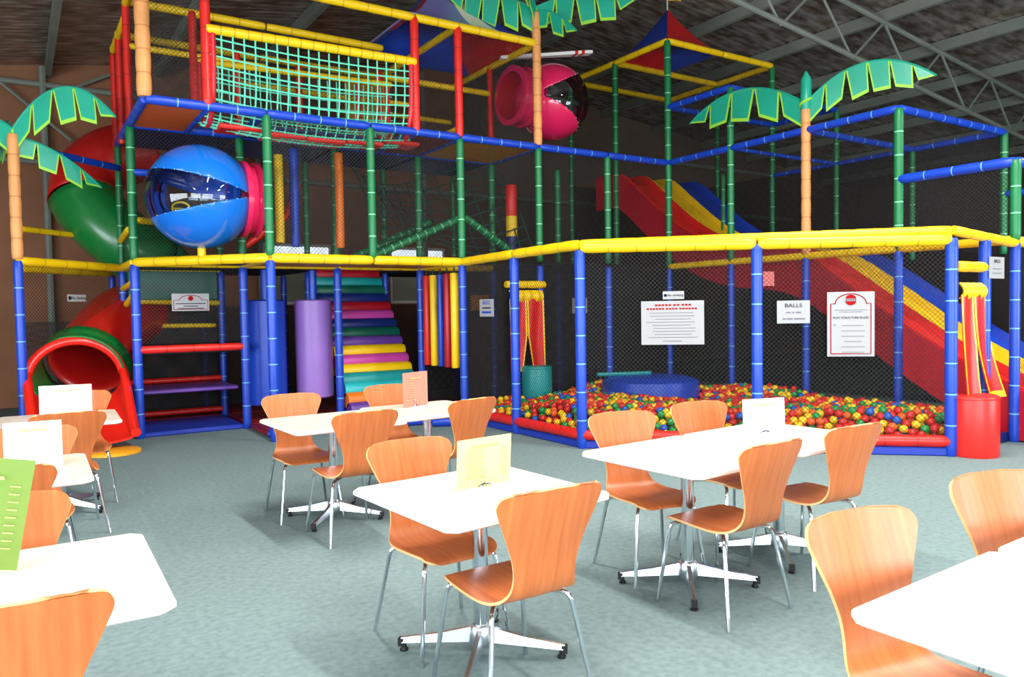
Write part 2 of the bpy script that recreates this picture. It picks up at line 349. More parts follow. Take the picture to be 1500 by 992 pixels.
def make_chair():
    e = empty('cafe_chair')
    P = catmull(PROF, 3); Wd = catmull([(w, 0) for w in WID], 3); nS = 14; rows = []
    for k, (p, w) in enumerate(zip(P, Wd)):
        t = k/(len(P)-1); back = min(1, max(0, (p[1]-.50)/.2)); row = []
        for q in range(nS+1):
            s = -1+2*q/nS; x = s*w[0]
            y = p[0]+back*(.75*x*x) - (.02*s*s if t > .97 else 0)*0; z = p[1]+(1-back)*.16*x*x*(1 if p[0] < .2 else -.3) - .010*s*s*max(0, t-.85)/.15
            row.append((x, y, z))
        rows.append(row)
    b = MB(); b.sheet(rows, .011, 0, rim=1); b.build('seat_shell', [CHAIRW, PLYEDGE], e, sharp=1.0)
    for sx in (-1, 1):
        tube_path([(sx*.05, .02, .432), (sx*.15, .14, .432), (sx*.185, .185, .425), (sx*.235, .235, .0)], .0105, corner=.045).build('leg', CHROME, e)
        tube_path([(sx*.05, -.03, .426), (sx*.15, -.13, .424), (sx*.185, -.17, .418), (sx*.245, -.245, .0)], .0105, corner=.045).build('leg', CHROME, e)
    b = MB(); b.box((0, 0, .434), (.15, .14, .012), bev=.004); 
    for sx in (-1, 1):
        for sy in (-1, 1): b.sweep([(sx*.125, sy*.105, .428), (sx*.125, sy*.105, .443)], .013, 8)
    b.build('mounting_plate', BLACK, e)
    return e
proto = make_chair(); used = [False]
def chair(x, y, rz, label, group=None):
    if not used[0]: o = proto; used[0] = True
    else: o = copy_tree(proto)
    o.location = (x, y, 0); o.rotation_euler = (0, 0, math.radians(rz)); tag(o, label, 'chair', 'bentwood cafe chairs'); return o
CH = [
 (1.68, 3.25, 181, 'orange cafe chair behind the single table that holds the yellow menu'),
 (1.66, 2.62, 0, 'orange cafe chair in front of the single table with the yellow menu'),
 (3.12, 3.35, 168, 'orange chair behind the left half of the ball pit table pair'),
 (3.88, 3.40, 172, 'orange chair behind the right half of the ball pit table pair'),
 (3.06, 2.74, 2, 'orange chair in front of the left half of the ball pit table pair'),
 (3.87, 2.81, -3, 'orange chair in front of the right half of the ball pit table pair'),
 (1.85, 5.88, 177, 'orange chair behind the left end of the table pair with pink menu'),
 (1.94, 5.14, 2, 'orange chair in front of the left end of the table pair with pink menu'),
 (2.78, 6.06, 175, 'orange bentwood cafe chair behind the pink menu, mostly hidden by it'),
 (2.80, 5.28, 12, 'orange chair in front of the right end of the table pair with pink menu'),
 (2.17, 1.10, 172, 'orange chair behind the left end of the white lower right table'),
 (3.05, 1.13, 168, 'orange chair at the right picture edge behind the white lower right table'),
 (-.045, 2.45, -2, 'orange chair in the bottom left corner before the green menu table'),
 (.27, 6.45, 3, 'orange bentwood cafe chair in front of the far left table, back towards the camera'),
 (.04, 5.12, 176, 'pale sunlit cafe chair behind the middle left table, beside its white menu'),
 (-.10, 4.40, 0, 'orange bentwood cafe chair in front of the middle left table, above the green menu'),
 (-.06, 3.06, 184, 'orange bentwood cafe chair behind the green menu, seen beside its right edge'),
 (.45, 7.45, 177, 'sunlit cafe chair behind the far left table beside the tube slide mouth'),
]
for c in CH: chair(*c)
# ------------------------------------------------------------------ tables
def make_table(S=.86):
    e = empty('cafe_table'); b = MB(); h = S/2; c = .035; t = .030; z = .75
    def ring(k, zz): return [(sx*(h-k-(c if q else 0)), sy*(h-k-(0 if q else c)), zz) for sx, sy, order in ((-1, -1, (0, 1)), (1, -1, (1, 0)), (1, 1, (0, 1)), (-1, 1, (1, 0))) for q in order]
    rings = [ring(.012, z-t), ring(0, z-t+.008), ring(0, z-.008), ring(.006, z)]; vs = sum(rings, []); fs = []
    for q in range(3):
        for k in range(8): fs.append((q*8+k, q*8+(k+1) % 8, q*8+8+(k+1) % 8, q*8+8+k))
    b.add(vs, fs, 1); b.add(vs, [tuple(24+k for k in range(8)), tuple(range(7, -1, -1))], 0); b.build('tabletop', [TOPW, TOPEDGE], e, sharp=.4)
    b = MB(); b.sweep([(0, 0, .10), (0, 0, .70)], .036, 20, sx=1.); b.sweep([(0, 0, .70), (0, 0, .722)], [.05, .13], 20); b.build('column', CHROME, e)
    b = MB(); b.sweep([(0, 0, .045), (0, 0, .065), (0, 0, .13), (0, 0, .145)], [.05, .058, .052, .04], 16); b.build('hub', CAST, e)
    for k in range(4):
        a = PI/4+k*PI/2; d = Vector((math.cos(a), math.sin(a), 0)); s = Vector((-d.y, d.x, 0)); b = MB()
        st = [(.045, .022, .062, .128), (.20, .019, .052, .090), (.37, .016, .040, .062), (.385, .012, .042, .056)]; vs = []
        for r, w, z0, z1 in st: vs += [d*r+s*-w+Vector((0, 0, z0)), d*r+s*w+Vector((0, 0, z0)), d*r+s*w*.55+Vector((0, 0, z1)), d*r-s*w*.55+Vector((0, 0, z1))]
        fs = [(3, 2, 1, 0), (12, 13, 14, 15)]
        for q in range(3):
            for p in range(4): fs.append((q*4+p, q*4+(p+1) % 4, q*4+4+(p+1) % 4, q*4+4+p))
        b.add(vs, fs); f = b.build('foot', CAST, e, sharp=.5)
        b = MB(); b.sweep([d*.365+Vector((0, 0, 0)), d*.365+Vector((0, 0, .008)), d*.365+Vector((0, 0, .018)), d*.365+Vector((0, 0, .044))], [.019, .02, .011, .011], 12); b.box(d*.378+Vector((0, 0, .04)), (.026, .03, .035), 0, a); b.build('leveller', BLACK, f)
    return e
tp = make_table(); tu = [False]
def table(x, y, rz, label):
    if not tu[0]: o = tp; tu[0] = True
    else: o = copy_tree(tp)
    o.location = (x, y, 0); o.rotation_euler = (0, 0, math.radians(rz)); tag(o, label, 'table', 'square cafe tables'); return o
table(1.735, 2.975, 4, 'square pale cafe table standing alone in the centre, holding the yellow menu')
table(3.13, 3.05, 4, 'square pale cafe table, left half of the right hand pair by the ball pit')
table(3.995, 3.11, 4, 'square cafe table holding the white menu, right half of the ball pit pair')
table(2.0, 5.62, 2, 'square pale cafe table, left one of the pair in front of the soft rollers')
table(2.87, 5.76, 2, 'square pale cafe table holding the pink menu near the striped steps')
table(2.27, .80, 2, 'white overexposed cafe table corner in the lower right, left one of its pair')
table(3.135, .83, 2, 'white overexposed cafe table at the lower right edge, right one of its pair')
table(-.06, 2.765, -1, 'square pale cafe table with the green menu in the lower left')
table(-.11, 4.84, -1, 'square pale cafe table with a blank looking white menu at middle left')
table(.27, 7.16, -2, 'square pale cafe table in front of the tube slide mouth at far left')
table(-.60, 7.19, -2, 'sliver of a square cafe table at the left edge beside the tube slide table')
# menus in clip stands
def menu(x, y, rz, w, h, rgb, label, lean=0., lines=True):
    e = empty('menu_card', (x, y, .751), math.radians(rz), label, 'menu')
    pm = mat('paper %d %d %d' % rgb, rgb, .45); b = MB(); n = 8; tl = math.tan(math.radians(lean))
    b.sheet([[(-w/2+w*i/n, .004*math.sin(PI*i/n)+tl*h*j/4, .004+h*j/4) for j in range(5)] for i in range(n+1)], .0012); card = b.build('card', pm, e)
    ink = mat('faint ink', tuple(int(v*.72) for v in rgb), .6)
    if lines:
        b = MB(); rr = random.Random(int(x*100))
        for q in range(10):
            zz = h*(.84-.07*q)
            for sg in (-1,):
                yy = tl*zz+.004*sg
                if q == 0: b.box((0, yy-.003, zz), (w*.5, .001, .010))
                else:
                    b.box((-w*.18, yy-.003, zz), (w*rr.uniform(.25, .45), .001, .004)); b.box((w*.36, yy-.001, zz), (w*.10, .001, .004))
        b.build('print', ink, e, smooth=False)
    b = MB(); b.sweep([(0, 0, 0), (0, 0, .004), (0, 0, .010)], [.034, .034, .02], 16)
    b.sweep([(-.035, -.008, .004), (-.02, -.012, .012), (0, -.010, .016), (.02, -.012, .012), (.035, -.008, .004)], .004, 6)
    b.sweep([(-.012, -.008, .01), (-.014, -.009, .06), (0, -.010, .072), (.014, -.009, .06), (.012, -.008, .01)], .0025, 6); b.build('clip_stand', CHROME, e)
    return e
menu(1.80, 3.04, 6, .31, .225, (228, 230, 138), 'pale yellow landscape menu card clipped upright on the centre table', -4)
menu(4.0, 3.22, -16, .31, .215, (250, 246, 250), 'white menu card clipped upright on the table by the ball pit', 3)
menu(2.865, 5.96, 22, .31, .29, (238, 130, 112), 'pink menu card clipped upright on the table near the striped steps', 0)
menu(.33, 7.30, -10, .38, .25, (252, 250, 250), 'white menu card on the far left table, in front of the tube slide', 3)
menu(.06, 4.86, -3, .27, .25, (252, 250, 250), 'white menu card on the middle left table', 3)
mg = menu(-.17, 2.93, -6, .30, .36, (106, 134, 52), 'lime green menu card leaning on the lower left table', -6)
for ch in kids(mg):
    if ch.name.startswith(('card', 'print')): ch.rotation_euler = (0, math.radians(11), 0); ch.location = (0, 0, .03)

# ------------------------------------------------------------------ play frame (left and middle bays)
pf = empty('climbing_structure', (0, 0, 0), 0, 'tall soft play frame of blue, green and red padded posts, left and centre', 'play frame')
BL, GR, YE, RE = (BLUE, BTIE), (GREEN, GTIE), (YEL, YTIE), (RED, RTIE)
LP = (-.93, .08)    # left-most post under the palm
post(pf, *LP, 0, Z1, BL)
for i, j in ((0, 0), (1, 0), (1, -1), (2, 0), (3, 0), (3, -1), (4, -1), (0, 1), (1, 1), (2, 1), (3, 1), (4, 1), (4, 0), (5, 0), (5, 1), (5, -1), (0, 2), (1, 2), (2, 2), (3, 2), (4, 2)):
    post(pf, i, j, 0, Z1-.03, BL, r=.056 if j < 1 else .05)
for i, j in ((0, 0), (1, -1), (2, -1), (3, -1), (4, -1), (5, -1), (0, 1), (1, 0), (1, 1), (2, 0), (3, 0), (4, 0), (2, 1), (3, 1), (4, 1), (5, 0)):
    post(pf, i, j, Z1+.03, Z2-.02, GR, r=.052 if j < 1 else .045)
# yellow level
def zb(i, j, i2, j2, z=Z1, mats=YE, r=.055): return beam(pf, G(i, j, z), G(i2, j2, z), mats, r)
zb(LP[0], LP[1], 0, 1); zb(0, 0, 1, 0); zb(0, 0, 1, -1, r=.06); zb(1, 0, 1, -1); zb(1, -1, 2, -1, r=.06); zb(2, -1, 3, -1, r=.06); zb(1, 0, 2, 0); zb(2, 0, 3, 0); zb(3, 0, 3, -1); zb(0, 0, 0, 1); zb(0, 1, 1, 1); zb(3, 0, 4, 0)
zb(LP[0], LP[1]+.9, 0, 1.9, Z1-.02)
zb(LP[0], 1.0, 0, 1.9, 2.75, r=.04)
# blue deck rails, level 2
for a in ((0, -1, 1, -1), (1, -1, 2, -1), (2, -1, 3, -1), (3, -1, 4, -1), (4, -1, 5, -1), (5, -1, 6, -1), (0, -1, 0, 0), (0, 0, 0, 1), (0, 0, 1, 0), (1, 0, 2, 0), (.5, -1, .5, 0), (1, -1, 1, 0), (2, 0, 3, 0), (3, 0, 4, 0), (3, -1, 3, 0), (4, -1, 4, 0), (2.5, -1, 2.5, 0)):
    zb(*a, z=Z2, mats=BL, r=.052)
beam(pf, G(LP[0], .1, 3.62), G(0, .9, 3.62), BL, .045)
beam(pf, G(0, 0, 3.38), G(.6, 0, 3.38), BL, .045); beam(pf, G(0, 0, 2.78), G(1, .6, 2.80), YE, .045); beam(pf, G(0, .3, 2.70), G(0, 1, 2.62), YE, .045)
# red posts level 3
zr = Z2-.1
for i, j, z0, z1 in ((.5, -1, Z2, 6.05), (2.5, -1, Z2, Z3L), (3, -1, Z2, Z3L), (0, 1.1, Z2-.15, 5.25), (0, .6, Z2-.1, 5.35), (0, 0, Z2, 5.5), (.5, -.45, Z2, 5.3), (1, 0, Z2, 5.1), (1.6, -.1, Z2, 5.0), (2.5, -.1, Z2, 5.1), (2.2, -.2, Z2, 4.9), (3, 1, Z2, Z3L), (4, 0, Z2, Z3L), (3, 0, Z2, 5.1)):
    post(pf, i, j, z0, z1, RE, r=.056 if j <= -1 else .046)
def top(i, j, i2, j2, z=Z3L, r=.05): return beam(pf, G(i, j, z), G(i2, j2, z), YE, r)
top(0, -1, 1, -1, r=.055); top(1, -1, 2.5, -1, r=.055); top(2.5, -1, 4, -1, r=.055); top(0, 0, 1.3, 0); top(1.3, 0, 2.6, 0); top(0, 1, 1.5, 1); top(1.5, 1, 3, 1); top(3, -1, 3, 0); top(3, 0, 3, 1); top(4, -1, 4, 0); top(4, 0, 4, 1); top(3, 1, 4, 1); top(2.6, 0, 4, 0, 5.08, .045); top(3, 1, 4, 1, 4.9, .04)
top(0, -1, 0, 0, 5.46); top(0, 0, 0, 1.1, 5.3); top(0, 0, 1.3, 0, 4.95, .04); top(1, .1, 2.5, .1, 4.72, .04); top(2.5, .1, 3, .1, 4.75, .04); top(3, -1, 3, .0, Z2+.12, .04); top(1, .3, 2.5, .3, 4.45, .035)
# decks
def deck(i0, j0, i1, j1, z, m, parent=pf, name='deck', th=.05):
    a, c = G(i0, j0, z), G(i1, j1, z); b = MB(); b.box((a+c)/2, (c.x-a.x-.06, c.y-a.y-.06, th), bev=.015); return b.build(name, m, parent)
DECKB = mat('dark blue deck vinyl', (22, 34, 92), .5); DECKK = mat('black deck mat', (22, 20, 22), .6); DECKY = mat('ochre deck vinyl', (190, 130, 26), .5); DECKO = mat('terracotta deck vinyl', (214, 92, 36), .5); DECKR = mat('maroon deck vinyl', (120, 26, 30), .5)
deck(0, -1, .5, 0, Z2-.01, DECKO); deck(2.5, -1, 3, 0, Z2-.01, DECKR); deck(3, -1, 4, 0, Z2-.01, DECKY)
for i in range(4): deck(i, 0, i+1, 1, Z2-.01, DECKB if i != 1 else DECKB)
deck(1, -.55, 2.5, 0, Z2-.01, DECKB)
deck(1, -1, 2, 0, Z1, DECKY); deck(2, -1, 3, 0, Z1, DECKY); deck(0, 0, 1, 1, Z1, DECKK); deck(1, 0, 2, 1, Z1, DECKK); deck(3, 0, 4, 1, Z1, DECKK); deck(1, 1, 2, 2, Z1, DECKK); deck(3, 1, 4, 2, Z1, DECKK); deck(4, -1, 6, 0, Z1, DECKK); deck(4, 0, 6, 1, Z1, DECKK)
b = MB(); b.extrude([G(0.08, -.03, Z1), G(.97, -.03, Z1), G(.97, -.9, Z1)], (0, 0, .05)); b.build('deck', DECKK, pf)
b = MB(); b.box((G(2.45, .75)+G(2.95, .75))/2+Vector((0, 0, 4.65)), (.75, .05, 1.25), bev=.02); b.build('panel', mat('amber panel vinyl', (205, 150, 20), .5), pf)
# floor mats
REDM = mat('red floor mat', (150, 26, 30), .5, noise=.2); BLUM = mat('blue floor mat', (26, 56, 170), .5)
for (i0, j0, i1, j1, m, z) in ((0, 0, 1, 1, BLUM, .03), (1, 0, 2, 1, REDM, .03), (1, -.7, 3, 0, REDM, .03), (2, 0, 3, 1, REDM, .03), (1, 1, 3, 2, REDM, .03), (3, -1, 4, 0, REDM, .03), (3, 0, 4, 1, REDM, .03), (0, 1, 1, 2, REDM, .03)):
    deck(i0, j0, i1, j1, z, m, name='floor_mat', th=.06)
b = MB(); b.padded(G(1, -.75, .05), G(3, -1.0, .05), .045, .5); b.build('mat_edge', BL, pf)
b = MB(); b.padded(G(2.55, -1.12, .06), G(3.0, -1.35, .06), .06, .5); b.build('mat_edge', BL, pf)
# entry bay shelves on the left
beam(pf, G(0, 0, 1.13), G(1, 0, 1.13), RE, .05); beam(pf, G(0, 1, .15), G(1, 1, .15), RE, .04); beam(pf, G(0, 1, .62), G(1, 1, .62), RE, .04)
deck(0, .2, 1, 1, .55, VIOLET); deck(0, .05, 1, 1, 1.08, DECKK)
beam(pf, G(0, 1, 1.78), G(1, 1, 1.74), YE, .04); beam(pf, G(0, 1.3, 1.42), G(1, 1.3, 1.40), YE, .035); beam(pf, G(0, 0, 1.85), G(0, .7, 1.72), YE, .045); beam(pf, G(0, .1, 2.0), G(0, 1., 1.95), YE, .04)
b = MB(); b.box((G(0, .98, 0)+G(1, .98, 0))/2+Vector((0, 0, 2.0)), (1.2, .04, .42), bev=.01); b.build('panel', DGREEN, pf)
# nets of the frame, plus dense ones added to darken its inside
netpanel([G(0, 0, 1.2), G(1, 0, 1.2), G(1, 0, Z1), G(0, 0, Z1)], pf); netpanel([G(0, 1.3, 0.05), G(1, 1.3, .05), G(1, 1.3, 2.1), G(0, 1.3, 2.1)], pf, NETSHADE)
netpanel([G(LP[0], LP[1], 1.2), G(0, 1, 1.2), G(0, 1, Z1), G(LP[0], LP[1], Z1)], pf)
netpanel([G(LP[0], 1.95, .02), G(0, 1.95, .02), G(0, 1.95, 1.5), G(LP[0], 1.95, 1.5)], pf, NETSHADE)
for i in range(0, 5): netpanel([G(i, 2, .02), G(i+1, 2, .02), G(i+1, 2, 1.7), G(i, 2, 1.7)], pf, NETSHADE)
for i in range(0, 6): netpanel([G(i, 2, Z1), G(i+1, 2, Z1), G(i+1, 2, Z2), G(i, 2, Z2)], pf)
for i in range(3, 6): netpanel([G(i, 0, .02), G(i+1, 0, .02), G(i+1, 0, Z1), G(i, 0, Z1)], pf, NETSHADE); 
netpanel([G(3, -1, .1), G(4, -1, .1), G(4, -1, Z1), G(3, -1, Z1)], pf, NETSHADE); netpanel([G(4, -1, .3), G(6, -1, .3), G(6, -1, Z1), G(4, -1, Z1)], pf, NETSHADE)
for i in range(1, 6): netpanel([G(i, -1, Z1), G(i+1, -1, Z1), G(i+1, -1, Z2), G(i, -1, Z2)], pf)
netpanel([G(0, 0, Z1), G(0, 1, Z1), G(0, 1, Z2), G(0, 0, Z2)], pf); netpanel([G(0, 0, Z1), G(1, 0, Z1), G(1, 0, Z2), G(0, 0, Z2)], pf)
netpanel([G(0, -1, Z2), G(0, 1.1, Z2), G(0, 1.1, 5.3), G(0, -1, 5.46)], pf)
netpanel([G(2.5, -1, Z2), G(4, -1, Z2), G(4, -1, Z3L), G(2.5, -1, Z3L)], pf); netpanel([G(0, -1, Z2), G(.5, -1, Z2), G(.5, -1, 6.0), G(0, -1, 6.0)], pf)
netpanel([G(0, 1, Z2), G(4, 1, Z2), G(4, 1, Z3L), G(0, 1, Z3L)], pf); netpanel([G(4, 1, Z2), G(4, 0, Z2), G(4, 0, Z3L), G(4, 1, Z3L)], pf)
netpanel([G(0, 0, Z2), G(2.5, 0, Z2), G(2.5, 0, 5.1), G(0, 0, 5.3)], pf)
# A frame of green padding inside level 1
for a, c in (((2.25, -.45, 2.36), (3.35, -.45, 2.98)), ((3.35, -.45, 2.98), (4.05, -.45, 2.42)), ((2.3, .3, 2.40), (3.3, .3, 3.0))):
    b = MB(); b.padded(G(*a), G(*c), .055, .14); b.build('sloping_pad', GR, pf)
for a, c in (((1.62, .1, 3.42), (1.5, .1, 2.95)), ((1.5, .1, 2.95), (1.05, .1, 2.5))):
    b = MB(); b.padded(G(*a), G(*c), .05, .5); b.build('sloping_pad', RE, pf)
# climbing web
e = empty('climbing_web', G(3, .4, Z1), 0, 'dark green rope climbing web inside the middle level behind the green posts', 'rope net'); o = G(3, .4, Z1); b = MB()
ROPED = mat('dark green rope', (20, 62, 56), .7)
def web(u, v): return G(2.4+1.9*u, -.2+.7*v+.25*math.sin(u*5), 2.55+1.25*v+.15*math.sin(u*6+v*3))-o
for q in range(13): b.sweep([web(q/12, v/10) for v in range(11)], .011, 5)
for q in range(9): b.sweep([web(u/14, q/8) for u in range(15)], .011, 5)
b.build('web', ROPED, e)

# ------------------------------------------------------------------ rope bridge
rb = empty('rope_bridge', G(1.5, -.75, Z2), 0, 'teal rope net bridge with yellow handrails hung high between red posts', 'rope bridge'); o = G(1.5, -.75, Z2)
ROPE = mat('teal rope', (100, 215, 180), .6)
HR = mat('red hoop', (200, 30, 45), .35)
zf0, zf1, JB = 4.86, 4.90, -.42
def beam2(a, c, nm, mats, r): 
    b = MB(); b.padded(Vector(a)-o, Vector(c)-o, r, .16, bulge=.02); return b.build(nm, mats, rb)
beam2(G(.5, -1.02, zf0), G(2.5, -1.02, zf1), 'handrail', YE, .055); beam2(G(.5, JB, 4.72), G(2.5, JB, 4.80), 'handrail', YE, .04)
def bp(u, v):  # v 0 front rail .. 1 back rail round the belly
    i = .5+2*u; sag = .16*4*u*(1-u); floorz = Z2-.13-.10*4*u*(1-u)+.0
    zt_ = zf0*(1-v)+4.76*v; a = v*PI; y = -1.02+(JB+1.02)*(.5-.5*math.cos(a)); k = math.sin(a)**.55 if 0 < v < 1 else 0
    return G(i, y-.0*sag, zt_+(floorz-zt_)*k - (sag*.3*(1-k)))-o
b = MB(); NC = 21
for q in range(NC): b.sweep([bp((q+.3)/(NC-.4), v/24) for v in range(25)], .010, 5)
vv = [.004, .014, .032, .06, .10, .15, .2, .27, .35, .43, .5, .57, .65, .73, .8, .85, .9, .94, .97, .99]
for v in vv: b.sweep([bp(u/30, v) for u in range(31)], .010, 5)
for q in range(NC):
    for v in vv: b.sphere(bp((q+.3)/(NC-.4), v), .019, 6, 4)
b.build('rope_net', ROPE, rb)
for u in (.0, 1.): b = MB(); b.sweep([bp(u, v/24)+Vector((.07 if u == 0 else -.07, 0, 0)) for v in range(25)], .035, 10); b.build('hoop', HR, rb)
for q in range(5):
    u = .08+.2*q; p = bp(u+.08, .5); b = MB(); b.box(p+Vector((0, 0, .035)), (.52, .36, .06), bev=.02); b.build('tread_pad', RED if q != 9 else RED, rb)

# ------------------------------------------------------------------ bubble pods
def pod(name, c, R, sgn, shell, ring, ringR, ringx, label, inner):
    """sphere with a wedge window opening away from its collar (sgn: direction of the mouth along x)"""
    c = Vector(c); e = empty(name, c, 0, label, 'bubble pod')
    bm = bmesh.new(); bmesh.ops.create_icosphere(bm, subdivisions=5, radius=R)
    hx = -sgn*R*.92; k = .25 if sgn < 0 else .50
    for s in (1, -1):
        n = Vector((-k*sgn, 0, s)).normalized(); bmesh.ops.bisect_plane(bm, geom=bm.verts[:]+bm.edges[:]+bm.faces[:], plane_co=(hx, 0, 0), plane_no=n)
    for nm in ('shell', 'window'):
        b2 = bm.copy(); kill = []
        for f in b2.faces:
            q = f.calc_center_median(); inside = abs(q.z) < k*((q.x-hx)*sgn) and (q.x-hx)*sgn > 0
            if inside != (nm == 'window'): kill.append(f)
        bmesh.ops.delete(b2, geom=kill, context='FACES'); 
        for f in b2.faces: f.smooth = True
        me = bpy.data.meshes.new(nm); b2.to_mesh(me); b2.free(); me.materials.append(shell if nm == 'shell' else CLEAR); ob = bpy.data.objects.new(nm, me); col.objects.link(ob); ob.parent = e
        if nm == 'shell':
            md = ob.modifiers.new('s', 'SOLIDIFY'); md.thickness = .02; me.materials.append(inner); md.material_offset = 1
    bm.free()
    # flange bolts along window edge
    b = MB()
    for s in (1, -1):
        for q in range(1, 12):
            t = q/12*PI*.92+.12; n = Vector((-k*sgn, 0, s)).normalized(); d0 = Vector((hx, 0, 0)).dot(n); rr = math.sqrt(max(0, R*R-d0*d0)); a = Vector((1*s*0+sgn*n.z*s, 0, sgn*-n.x*s)).normalized()
            p = n*d0+(a*-math.cos(t)*1.0+Vector((0, -1, 0))*math.sin(t))*rr; b = MB(); b.sphere(p*1.005, .009, 8, 5); b.build('bolt', CAST, e)
    # collar
    x1 = ringx-c.x; x0 = -sgn*R*.62
    b = MB(); pts = [(x0, 0, 0), (x0+(x1-x0)*.5, 0, 0), (x1-.06*-sgn*-1 if False else x1, 0, 0)]
    n = 40
    def tor(xa, xb, ra, rb_, mi=0):
        vs = []
        for x, r in ((xa, ra), (xb, rb_)):
            for q in range(n): vs.append((x, r*math.cos(2*PI*q/n), r*math.sin(2*PI*q/n)))
        b.add(vs, [(q, (q+1) % n, n+(q+1) % n, n+q) for q in range(n)], mi)
    L = x1-x0; o1 = ringR*.90
    tor(x0, x1, o1, o1); tor(x1, x1, o1, ringR); tor(x1, x1+.05*(1 if L > 0 else -1), ringR, ringR); tor(x1+.05*(1 if L > 0 else -1), x1+.05*(1 if L > 0 else -1), ringR, ringR*.80); tor(x1+.05*(1 if L > 0 else -1), x0, ringR*.80, ringR*.80, 1)
    xm = x0+L*.45; tor(xm-.03, xm-.03, o1, ringR*1.02); tor(xm-.03, xm+.03, ringR*1.02, ringR*1.02); tor(xm+.03, xm+.03, ringR*1.02, o1)
    b.build('collar', [ring, inner], e, sharp=.6)
    return e
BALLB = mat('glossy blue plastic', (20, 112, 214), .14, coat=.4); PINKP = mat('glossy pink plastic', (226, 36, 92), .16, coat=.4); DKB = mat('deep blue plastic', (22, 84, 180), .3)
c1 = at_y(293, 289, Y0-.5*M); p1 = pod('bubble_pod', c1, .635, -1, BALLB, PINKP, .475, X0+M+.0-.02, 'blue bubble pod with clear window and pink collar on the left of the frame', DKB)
# yellow steering wheel and support of the blue pod
b = MB(); wp = Vector((-.28, -.36, -.20)); ring_ = [wp+Vector((.10*math.cos(t), .05*math.sin(t)*.5, .10*math.sin(t)*.8)) for t in [2*PI*k/20 for k in range(21)]]; b.sweep(ring_, .012, 6, cap=False); b.sweep([wp, wp+Vector((.1, .1, -.15))], .015, 6); b.sweep([wp+Vector((-.1, 0, 0)), wp+Vector((.1, 0, 0))], .01, 6); b.build('steering_wheel', YEL, p1)
b = MB(); b.sweep([(0, 0, -.62), (0, 0, Z1-c1.z+.05)], .05, 14); b.build('support_post', YEL, p1)
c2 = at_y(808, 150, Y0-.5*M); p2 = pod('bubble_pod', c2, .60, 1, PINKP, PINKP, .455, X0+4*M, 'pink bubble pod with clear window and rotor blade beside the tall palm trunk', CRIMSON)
b = MB(); n_ = Vector((.78, -.6, 0)); b.sweep([(-.25, 0, .52), (-.25, 0, .72)], [.05, .03], 12); b.build('rotor_mast', PINKP, p2)
def blade(a, c, w0, w1, mb, mi=0):
    a, c = Vector(a), Vector(c); d = (c-a).normalized(); s = Vector((-d.y, d.x, 0)).normalized(); mb.extrude([a-s*w0, c-s*w1, c+s*w1, a+s*w0], (0, 0, .05), mi)
WHITE = mat('white plastic', (240, 235, 230), .4); b = MB()
bd = Vector((1.0, -.15, .17)); hb = Vector((-.25, 0, .70)); blade(hb-bd*.65, hb, .035, .06, b); blade(hb, hb+bd*.62, .05, .075, b); blade(hb+bd*.62, hb+bd*.68, .075, .077, b, 1); blade(hb+bd*.68, hb+bd*.74, .077, .079, b); blade(hb+bd*.74, hb+bd*.80, .079, .08, b, 1); blade(hb+bd*.80, hb+bd*.95, .08, .07, b)
b.build('rotor_blade', [WHITE, RED], p2, smooth=False)

# ------------------------------------------------------------------ tent roofs
def tent(corners, apex, gores, label, under):
    """square tent: concave sides; gores = list of (fraction, material index) per side"""
    c = [Vector(p) for p in corners]; ap = Vector(apex); base = sum(c, Vector())/4; e = empty('tent_roof', base, 0, label, 'tent roof'); b = MB(); K = 10
    for s in range(4):
        A, B = c[s]-base, c[(s+1) % 4]-base; T = ap-base; sp = [0]+[f for f, _ in gores[s]]
        rows = []
        us = [0, .125, .25, .375, .5, .625, .75, .875, 1]
        for u in us:
            rows.append([A.lerp(B, u)*(1-t)+Vector((0, 0, T.z))*(t**1.45) + Vector((T.x, T.y, 0))*t for t in [k/K for k in range(K)]+[.985]])
        b.sheet(rows, .02, mfun=lambda i, j, s=s: next(mi for f, mi in gores[s] if (i+.5)/8 <= f))
    b.build('canopy', under, e); return e
LILAC = mat('lilac tent vinyl', (120, 118, 180), .25); TBLUE = mat('royal blue tent vinyl', (34, 66, 170), .3); CREAM = mat('cream tent vinyl', (240, 232, 205), .3); TRED = mat('red tent vinyl', (196, 22, 28), .35)
t1 = tent([G(2.45, -1, Z3L+.05), G(4, -1, Z3L+.05), G(4, .5, Z3L+.05), G(2.45, .5, Z3L+.05)], G(3.2, -.25, 6.62), [[(.55, 0), (.8, 2), (1, 1)], [(1, 3)], [(1, 1)], [(.6, 1), (1, 3)]], 'lilac, cream and blue peaked tent roof over the left tower', [LILAC, TBLUE, CREAM, TRED])
t2 = tent([G(6, -1, Z3R+.03), G(7, -1, Z3R+.03), G(7, 0, Z3R+.03), G(6, 0, Z3R+.03)], G(6.5, -.5, 6.86), [[(1, 0)], [(1, 1)], [(1, 0)], [(1, 1)]], 'red and blue peaked tent roof with flagpole on the right tower', [TRED, TBLUE])
b = MB(); bb = (G(6.5, -.5, Z3R+.03)); b.sweep([Vector((0, 0, .80)), Vector((0, 0, 1.15))], .012, 8, 0); q0 = Vector((0, 0, 1.0)); b.sheet([[q0+Vector((.26*u, -.1*u+.02*math.sin(u*8), v*.1)) for v in (0, .5, 1)] for u in (0, .2, .4, .6, .8, 1)], .004, 1); b.build('flag', [WHITE, YEL], t2)

